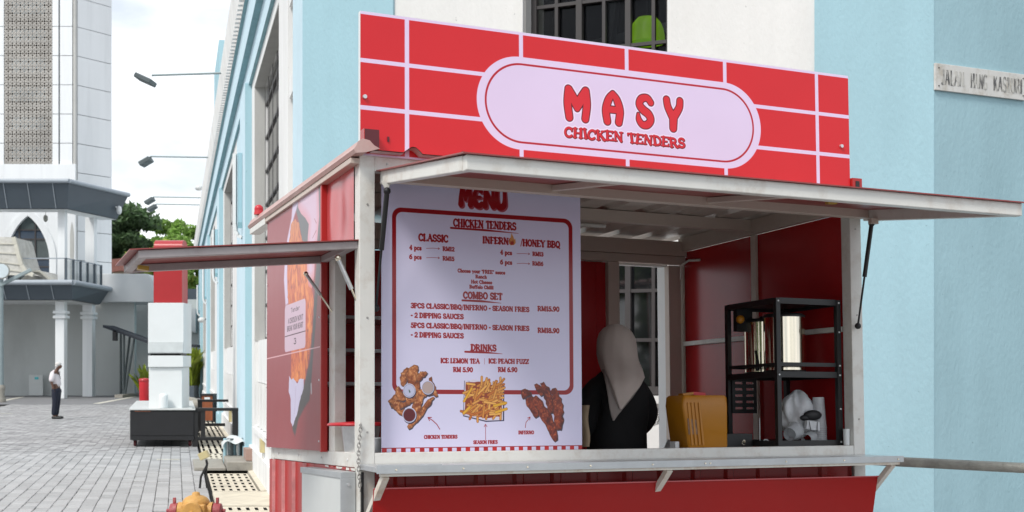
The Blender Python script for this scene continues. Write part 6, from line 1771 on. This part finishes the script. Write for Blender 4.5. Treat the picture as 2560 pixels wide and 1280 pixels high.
# slate canopies (upper and lower)
def canopy(name, zt, zb, fx, Yf, rx, Ry, ins, edge):
    top = [(-36, Yf), (fx, Yf), (rx, Ry), (rx - 1.3, Ry + .25), (fx - .8, Yf + 1.5), (-36, Yf + 1.5)]; bot = [(-36, Yf + ins), (fx - ins * .5, Yf + ins), (rx - ins * 1.2, Ry - ins * .2), (rx - 1.35, Ry + .1), (fx - .8, Yf + 1.5), (-36, Yf + 1.5)]
    q = MB(); n = 6
    q.add([(x, y, zb) for x, y in bot] + [(x, y, zt) for x, y in top], [(i, (i + 1) % n, n + (i + 1) % n, n + i) for i in range(n)] + [tuple(range(n, 2 * n)), tuple(reversed(range(n)))], M['slate'])
    o = ap(name, q)
    q = MB(); 
    for (a, c) in ((top[0], top[1]), (top[1], top[2])): q.cyl((a[0], a[1], zt), (c[0], c[1], zt), edge, edge, M['slatelight'], 10)
    ap('rounded_edge', q, o)
    q = MB(); q.add([(x, y, zb - .03) for x, y in bot], [tuple(range(n))], M['tower']); ap('soffit', q, o)
    q = MB()
    for px in ((8, 68, 131) if zt > 7 else (6, 65, 127)):
        x = at(px, 0, Yf)[0]; q = MB(); q.bar((x, Yf - .008, zt - .08), (x, Yf + ins - .008, zb), .03, .015, M['slatelight']); ap('joint_strip', q, o)
canopy('upper_canopy', 9.43, 8.29, at(172, 0, 53)[0], 53.0, -17.95, 57.5, .43, .10)
canopy('balcony', 5.05, 4.32, at(182, 0, 53)[0], 53.0, -18.98, 58.0, .38, .12)
q = MB(); q.box((-36, 54.52, 4.34), (at(190, 0, 57)[0], 58.68, 4.48), M['tower']); ap('balcony_floor', q)
# columns
def colm(px, Y, w, z0, z1, caps, lab):
    x = at(px, 0, Y)[0]; q = MB(); q.box((x - w / 2, Y, z0), (x + w / 2, Y + w, z1), M['tower'])
    for zc_, h in caps: q.box((x - w / 2 - .08, Y - .08, zc_), (x + w / 2 + .08, Y + w + .08, zc_ + h), M['tower'])
    ap(lab, q, bevel=.02)
colm(149, 54.0, .40, 0, 4.28, [(3.53, .13), (3.74, .13)], 'column')
colm(218, 57.0, .46, 0, 4.28, [(3.60, .13), (3.80, .13)], 'column')
colm(153, 54.0, .32, 5.0, 8.27, [], 'upper_column')
colm(224, 56.6, .42, 5.0, 8.27, [], 'upper_column')
# railing
q = MB(); zr0, zr1 = 5.1, 6.12
Pa, Pb, Pc = at(0, 0, 53.4), at(165, 0, 53.4), at(253, 0, 57.4)
for a, c in ((Pa, Pb), (Pb, Pc)): q.bar((a[0], a[1], zr1), (c[0], c[1], zr1), .05, .05, M['slatelight'])
ap('hand_rail', q)
q = MB()
q.add([(Pb[0], Pb[1], zr0), (Pc[0], Pc[1], zr0), (Pc[0], Pc[1], zr1 - .05), (Pb[0], Pb[1], zr1 - .05)], [(0, 1, 2, 3)], M['railglass']); ap('rail_glass', q)
for t in (0, .2, .4, .6, .8, 1.0):
    x, y = Pb[0] + (Pc[0] - Pb[0]) * t, Pb[1] + (Pc[1] - Pb[1]) * t; q = MB(); q.box((x - .05, y - .06, zr0), (x + .05, y + .02, zr1 + .02), M['slate']); ap('rail_post', q)
q = MB(); c = at(114, 543, 54.6); q.cyl((c[0], 54.6, c[2] + .1), (c[0], 54.6, c[2] + .45), .01, .01, M['frame_dark'], 6); q.ball((c[0], 54.6, c[2] - .05), .13, M['galv'], 10, sc=(.8, .8, 1.3))
single('hanging_lantern', q, (c[0], 54.6, c[2] + .5), 'small dark lantern hanging under the upper slate canopy', 'lantern')
q = MB(); c = at(298, 525, 56.9); q.ball((c[0], 56.9, c[2]), .16, M['tower'], 10, sc=(.8, .8, 1.3)); q.bar((c[0] - .1, 56.9, c[2] + .1), (c[0] - .3, 56.9, c[2] + .3), .05, .05, M['tower'])
single('white_spotlight', q, (c[0], 56.9, c[2]), 'small white spotlight at the right tip of the upper canopy', 'spotlight')
# walls behind the square
q = MB(); q.box((-40, 58.7, 0), (at(336, 0, 58.7)[0], 59.0, 4.5), M['greyrender']); 
single('grey_wall', q, (-30, 58.8, 0), 'tall grey rendered wall under the slate balcony', 'wall')
q = MB(); q.box((at(320, 0, 61.2)[0] + .01, 61.7, 0), (at(500, 0, 61.2)[0], 62.1, 4.75), M['greyrender']); single('grey_wall', q, (-17.5, 61.9, 0), 'grey wall behind the sloping canopy', 'wall')
q = MB(); x0, x1 = at(236, 0, 58.0)[0], at(382, 0, 58.0)[0]
zt, zb = at(0, 684, 58.0)[2], at(0, 755, 58.0)[2]
pr = [(x0, zb), (x1, zb)] + [(x1 + 0 - .0 - .35 * (1 - math.cos(math.pi / 2 * k / 6)), zt - .6 + .6 * math.sin(math.pi / 2 * k / 6)) for k in range(7)] + [(x0, zt)]
q.prism(pr, 58.05, 61.1, M['greylight']); single('parapet_wall', q, (x0, 59, zb), 'pale grey parapet with a rounded right corner beside the balcony', 'parapet wall', bevel=.03)
q = MB(); P = [at(384, 735, 61.3), at(489, 772, 61.3), at(489, 832, 61.3), at(384, 790, 61.3)]
q.prism([(p[0], p[2]) for p in (P[0], P[3], P[2], P[1])], 61.3, 61.65, M['greylight']); single('ramp_wall', q, (P[0][0], 61.4, P[0][2]), 'pale sloping wall behind the white display column', 'ramp wall')
q = MB(); P = [at(440, 722, 63), at(500, 722, 63), at(500, 770, 63), at(440, 752, 63)]; q.prism([(p[0], p[2]) for p in (P[0], P[3], P[2], P[1])], 63, 63.4, M['slate']); single('dark_roof_edge', q, (P[0][0], 63, P[0][2]), 'dark grey roof edge below the trees at the end of the long wall', 'roof edge')
q = MB(); a = at(72, 987, 58.2); c = at(107, 937, 58.2); q.box((a[0], 58.2, 0.02), (c[0], 58.3, c[2]), M['greybox']); nb = single('notice_board', q, (a[0], 58.2, 0), 'pale upright board with a turquoise mark against the grey wall', 'board', bevel=.01)
q = MB(); q.box((a[0] + .28, 58.185, c[2] - .22), (a[0] + .46, 58.198, c[2] - .1), mat('turquoise_mark', (0.1, 0.5, 0.55), .5)); q.v = [p - Vector((a[0], 58.2, 0)) for p in q.v]; q.build('mark', nb)
M['darkmatt'] = mat('matt_dark_slate', (0.035, 0.04, 0.05), 0.9)
# sloping canopy on splayed struts
bs = (at(305, 985, 56)[0], 56, 0); T = rel(bs)
o = thing('splayed_canopy', 'dark thin sloping canopy held on splayed grey struts', 'canopy', bs)
A = at(257, 812, 56); B2 = at(372, 853, 56); C2 = at(492, 862, 56)
q = MB(); 
for p0_, p1_ in ((A, B2), (B2, C2)):
    q.hexa([T @ Vector(v) for v in [(p0_[0], 56, p0_[2] - .12), (p1_[0], 56, p1_[2] - .12), (p1_[0], 57.6, p1_[2] - .12), (p0_[0], 57.6, p0_[2] - .12), (p0_[0], 56, p0_[2]), (p1_[0], 56, p1_[2]), (p1_[0], 57.6, p1_[2]), (p0_[0], 57.6, p0_[2])]], M['darkmatt'])
q.build('roof', o)
for (xa, ya, xb, yb, Yy) in [(302, 833, 302, 982, 57.5), (310, 835, 309, 982, 56.3), (325, 838, 307, 982, 57.5), (337, 840, 312, 982, 56.3)]:
    q = MB(); q.cyl(at(xa, ya, Yy), Vector((at(xb, yb, Yy)[0], Yy, 0.1)), .05, .06, M['lampgrey'], 8, T); q.build('strut', o)
q = MB(); q.box((at(297, 0, 56)[0], 55.4, 0), (at(317, 0, 56)[0], 57.9, .14), M['concgrey'], T); q.build('footing', o)
q = MB(); q.box((at(281, 0, 56)[0], 56, at(0, 852, 56)[2]), (at(291, 0, 56)[0], 56.2, at(0, 826, 56)[2]), M['black'], T); q.build('sign_box', o)
# street pole and mirror at the left edge
bs = (at(2, 1005, 49.5)[0], 49.5, 0); T = rel(bs)
o = thing('street_pole', 'slate grey pole with a slanting arm at the left edge of the square', 'street pole', bs)
q = MB(); q.cyl((bs[0], 49.5, .25), (bs[0], 49.5, 5.0), .11, .10, M['armgrey'], 12, T); q.build('pole', o)
q = MB(); q.lathe([(.2, 0), (.2, .12), (.13, .3), (.17, .55), (.17, .62), (.12, .7)], (bs[0], 49.5, 0), M['concgrey'], 14, T); q.build('base', o)
q = MB(); q.bar((bs[0], 49.4, 4.7), at(78, 674, 49.4), .10, .14, M['armgrey'], T); q.build('arm', o, bevel=.02)
q = MB(); c = at(4, 677, 49.2); q.cyl(c + Vector((0, 0, 0)), c + Vector((0, .06, 0)), .32, .32, M['galv'], 24, T); q.cyl(c + Vector((0, -.01, 0)), c + Vector((0, 0.001, 0)), .28, .28, M['latticeback'], 24, T); q.build('mirror', o)
# curved tiled canopy roof
bs = (at(40, 690, 53)[0], 53, 4.6); T = rel(bs)
o = thing('curved_roof', 'pale curved tiled roof end in front of the arched window', 'roof', bs)
prof_ = [(34, 593), (40, 610), (46, 635), (54, 662), (66, 680), (84, 688)]
q = MB(); L1 = [T @ at(x, y, 53) for x, y in prof_]; L0 = [T @ at(-60, 590 + i * 19, 53 + .0) for i in range(6)]
L1b = [v + Vector((0, 2.0, 0)) for v in L1]
vs = []
for i in range(6):
    vs += [L0[i], L1[i], L1b[i]]
q.add(vs, [(3 * i, 3 * i + 1, 3 * i + 4, 3 * i + 3) for i in range(5)] + [(3 * i + 1, 3 * i + 2, 3 * i + 5, 3 * i + 4) for i in range(5)], M['tile']); q.build('tiles', o)
q = MB()
for i in range(5): q.bar(L1[i], L1[i + 1], .14, .16, M['cream'])
for i in range(1, 6): q.bar(L0[i] + Vector((0, -.03, 0)), L1[i] + Vector((0, -.03, 0)), .03, .04, M['cream'])
q.build('ridge', o)
bs = (at(85, 700, 54)[0], 54, 4.9); T = rel(bs)
q = MB(); q.prism([(at(x, y, 54)[0], at(x, y, 54)[2]) for x, y in ((45, 705), (78, 676), (100, 677), (127, 700))], 54, 56, M['tile']); q.prism([(at(x, y, 53.9)[0], at(x, y, 53.9)[2]) for x, y in ((78, 676), (100, 676), (128, 699), (123, 701), (99, 680), (80, 680))], 53.85, 53.99, M['cream'])
single('gable_roof', q, bs, 'small low tiled gable just above the dark balcony edge', 'roof')
for (pts, lab) in ((((276, 648), (312, 645), (312, 676), (276, 680)), 'flat red roof far behind the parapet'), (((292, 676), (318, 640), (345, 640), (345, 680)), 'steep brown red tiled roof far behind the parapet')):
    q = MB(); Y_ = 80 if 'flat' in lab else 78; q.prism([(at(x, y, Y_)[0], at(x, y, Y_)[2]) for x, y in pts], Y_, Y_ + 4, M['redtile'])
    c = at(pts[0][0], pts[0][1], Y_); q.box((c[0], Y_ + .5, 0), (c[0] + 1.4, Y_ + 3.5, c[2] - .7), M['cream']); single('red_roof_house', q, (c[0], Y_, 0), lab, 'house')


# ================================================================== trees
def tree(bs, h, cr, blobs, m, lab, n=9000, leaf=.28, seed=1, group=None, zlo=.42):
    rr = random.Random(seed); bs = Vector((bs[0], bs[1], 0)); T = rel(bs)
    o = thing('tree', lab, 'tree', bs, group=group)
    q = MB(); top = bs + Vector((0, 0, h * .45)); q.cyl(bs, top, .4, .25, M['bark'], 10, T)
    cs_ = []
    for i in range(blobs):
        a = rr.uniform(0, 2 * math.pi); rad = cr * math.sqrt(rr.random()) * .85; z = h * rr.uniform(zlo, .98)
        f = max(.35, 1 - ((z / h - .6) / .55) ** 2 * .55)
        c = bs + Vector((math.cos(a) * rad * f, math.sin(a) * rad * f, z)); r = cr * rr.uniform(.16, .30); cs_.append((c, r))
        if i % 4 == 0: q.cyl(top - Vector((0, 0, h * .1)), c, .12, .03, M['bark'], 5, T)
    q.build('trunk', o)
    q = MB(); vs = []; fs = []
    for i in range(n):
        c, r = cs_[rr.randrange(len(cs_))]
        d = Vector((rr.gauss(0, 1), rr.gauss(0, 1), rr.gauss(0, .8))).normalized() * r * (rr.random() ** .35)
        if d.z < -r * .5: d.z *= .4
        p = T @ (c + d); a = Vector((rr.gauss(0, 1), rr.gauss(0, 1), rr.gauss(0, 1))).normalized(); b3 = a.orthogonal().normalized()
        s = leaf * rr.uniform(.5, 1.2); k = len(vs)
        vs += [p - a * s, p + b3 * s * .5, p + a * s, p - b3 * s * .5]; fs.append((k, k + 1, k + 2, k + 3))
    q.add(vs, fs, M[m]); q.build('crown', o)
    return o
tree(at(290, 900, 84), 12.2, 3.2, 60, 'leafdark', 'tall dark green tree beside the white tower', 14000, .26, 3)
tree(at(332, 900, 90), 9.9, 2.0, 26, 'leafdark', 'smaller dark tree between the dark and the pale green trees', 6000, .26, 4)
tree(at(395, 900, 92), 12.0, 2.6, 40, 'leafmid', 'green spreading tree left of the red display top', 11000, .26, 5)
tree(at(455, 900, 90), 11.3, 2.6, 40, 'leafmid', 'green spreading tree beside the end of the long wall', 11000, .26, 6)
tree(at(425, 900, 80), 9.4, 2.1, 40, 'leaflight', 'yellow-green rounded tree directly behind the red display top', 11000, .2, 7)
tree(at(365, 900, 79), 8.6, 1.8, 30, 'leaflight', 'low yellow-green tree left of the red display top', 8000, .2, 8)
tree(at(476, 900, 78), 8.3, 1.5, 26, 'leafmid', 'low green tree touching the far end of the long wall', 7000, .2, 9)
tree(at(300, 900, 76), 6.6, 1.3, 20, 'leaflight', 'small pale green tree by the red tiled roofs', 4000, .2, 10)
# trees and a block across the street, behind the photographer (they show in the glass and the steel)
for i, (x, y, h, c) in enumerate([(-13, -8, 9.0, 4.0), (-19, -5, 8.0, 3.6), (-9, -13, 9.0, 4.2)]):
    tree((x, y), h, c, 40, ['leafmid', 'leaflight', 'leafmid'][i], ['leafy street tree across the road behind the camera on the left', 'leafy street tree farthest left behind the camera', 'leafy street tree across the road straight behind the camera'][i], 7000, .4, 20 + i, zlo=.1)
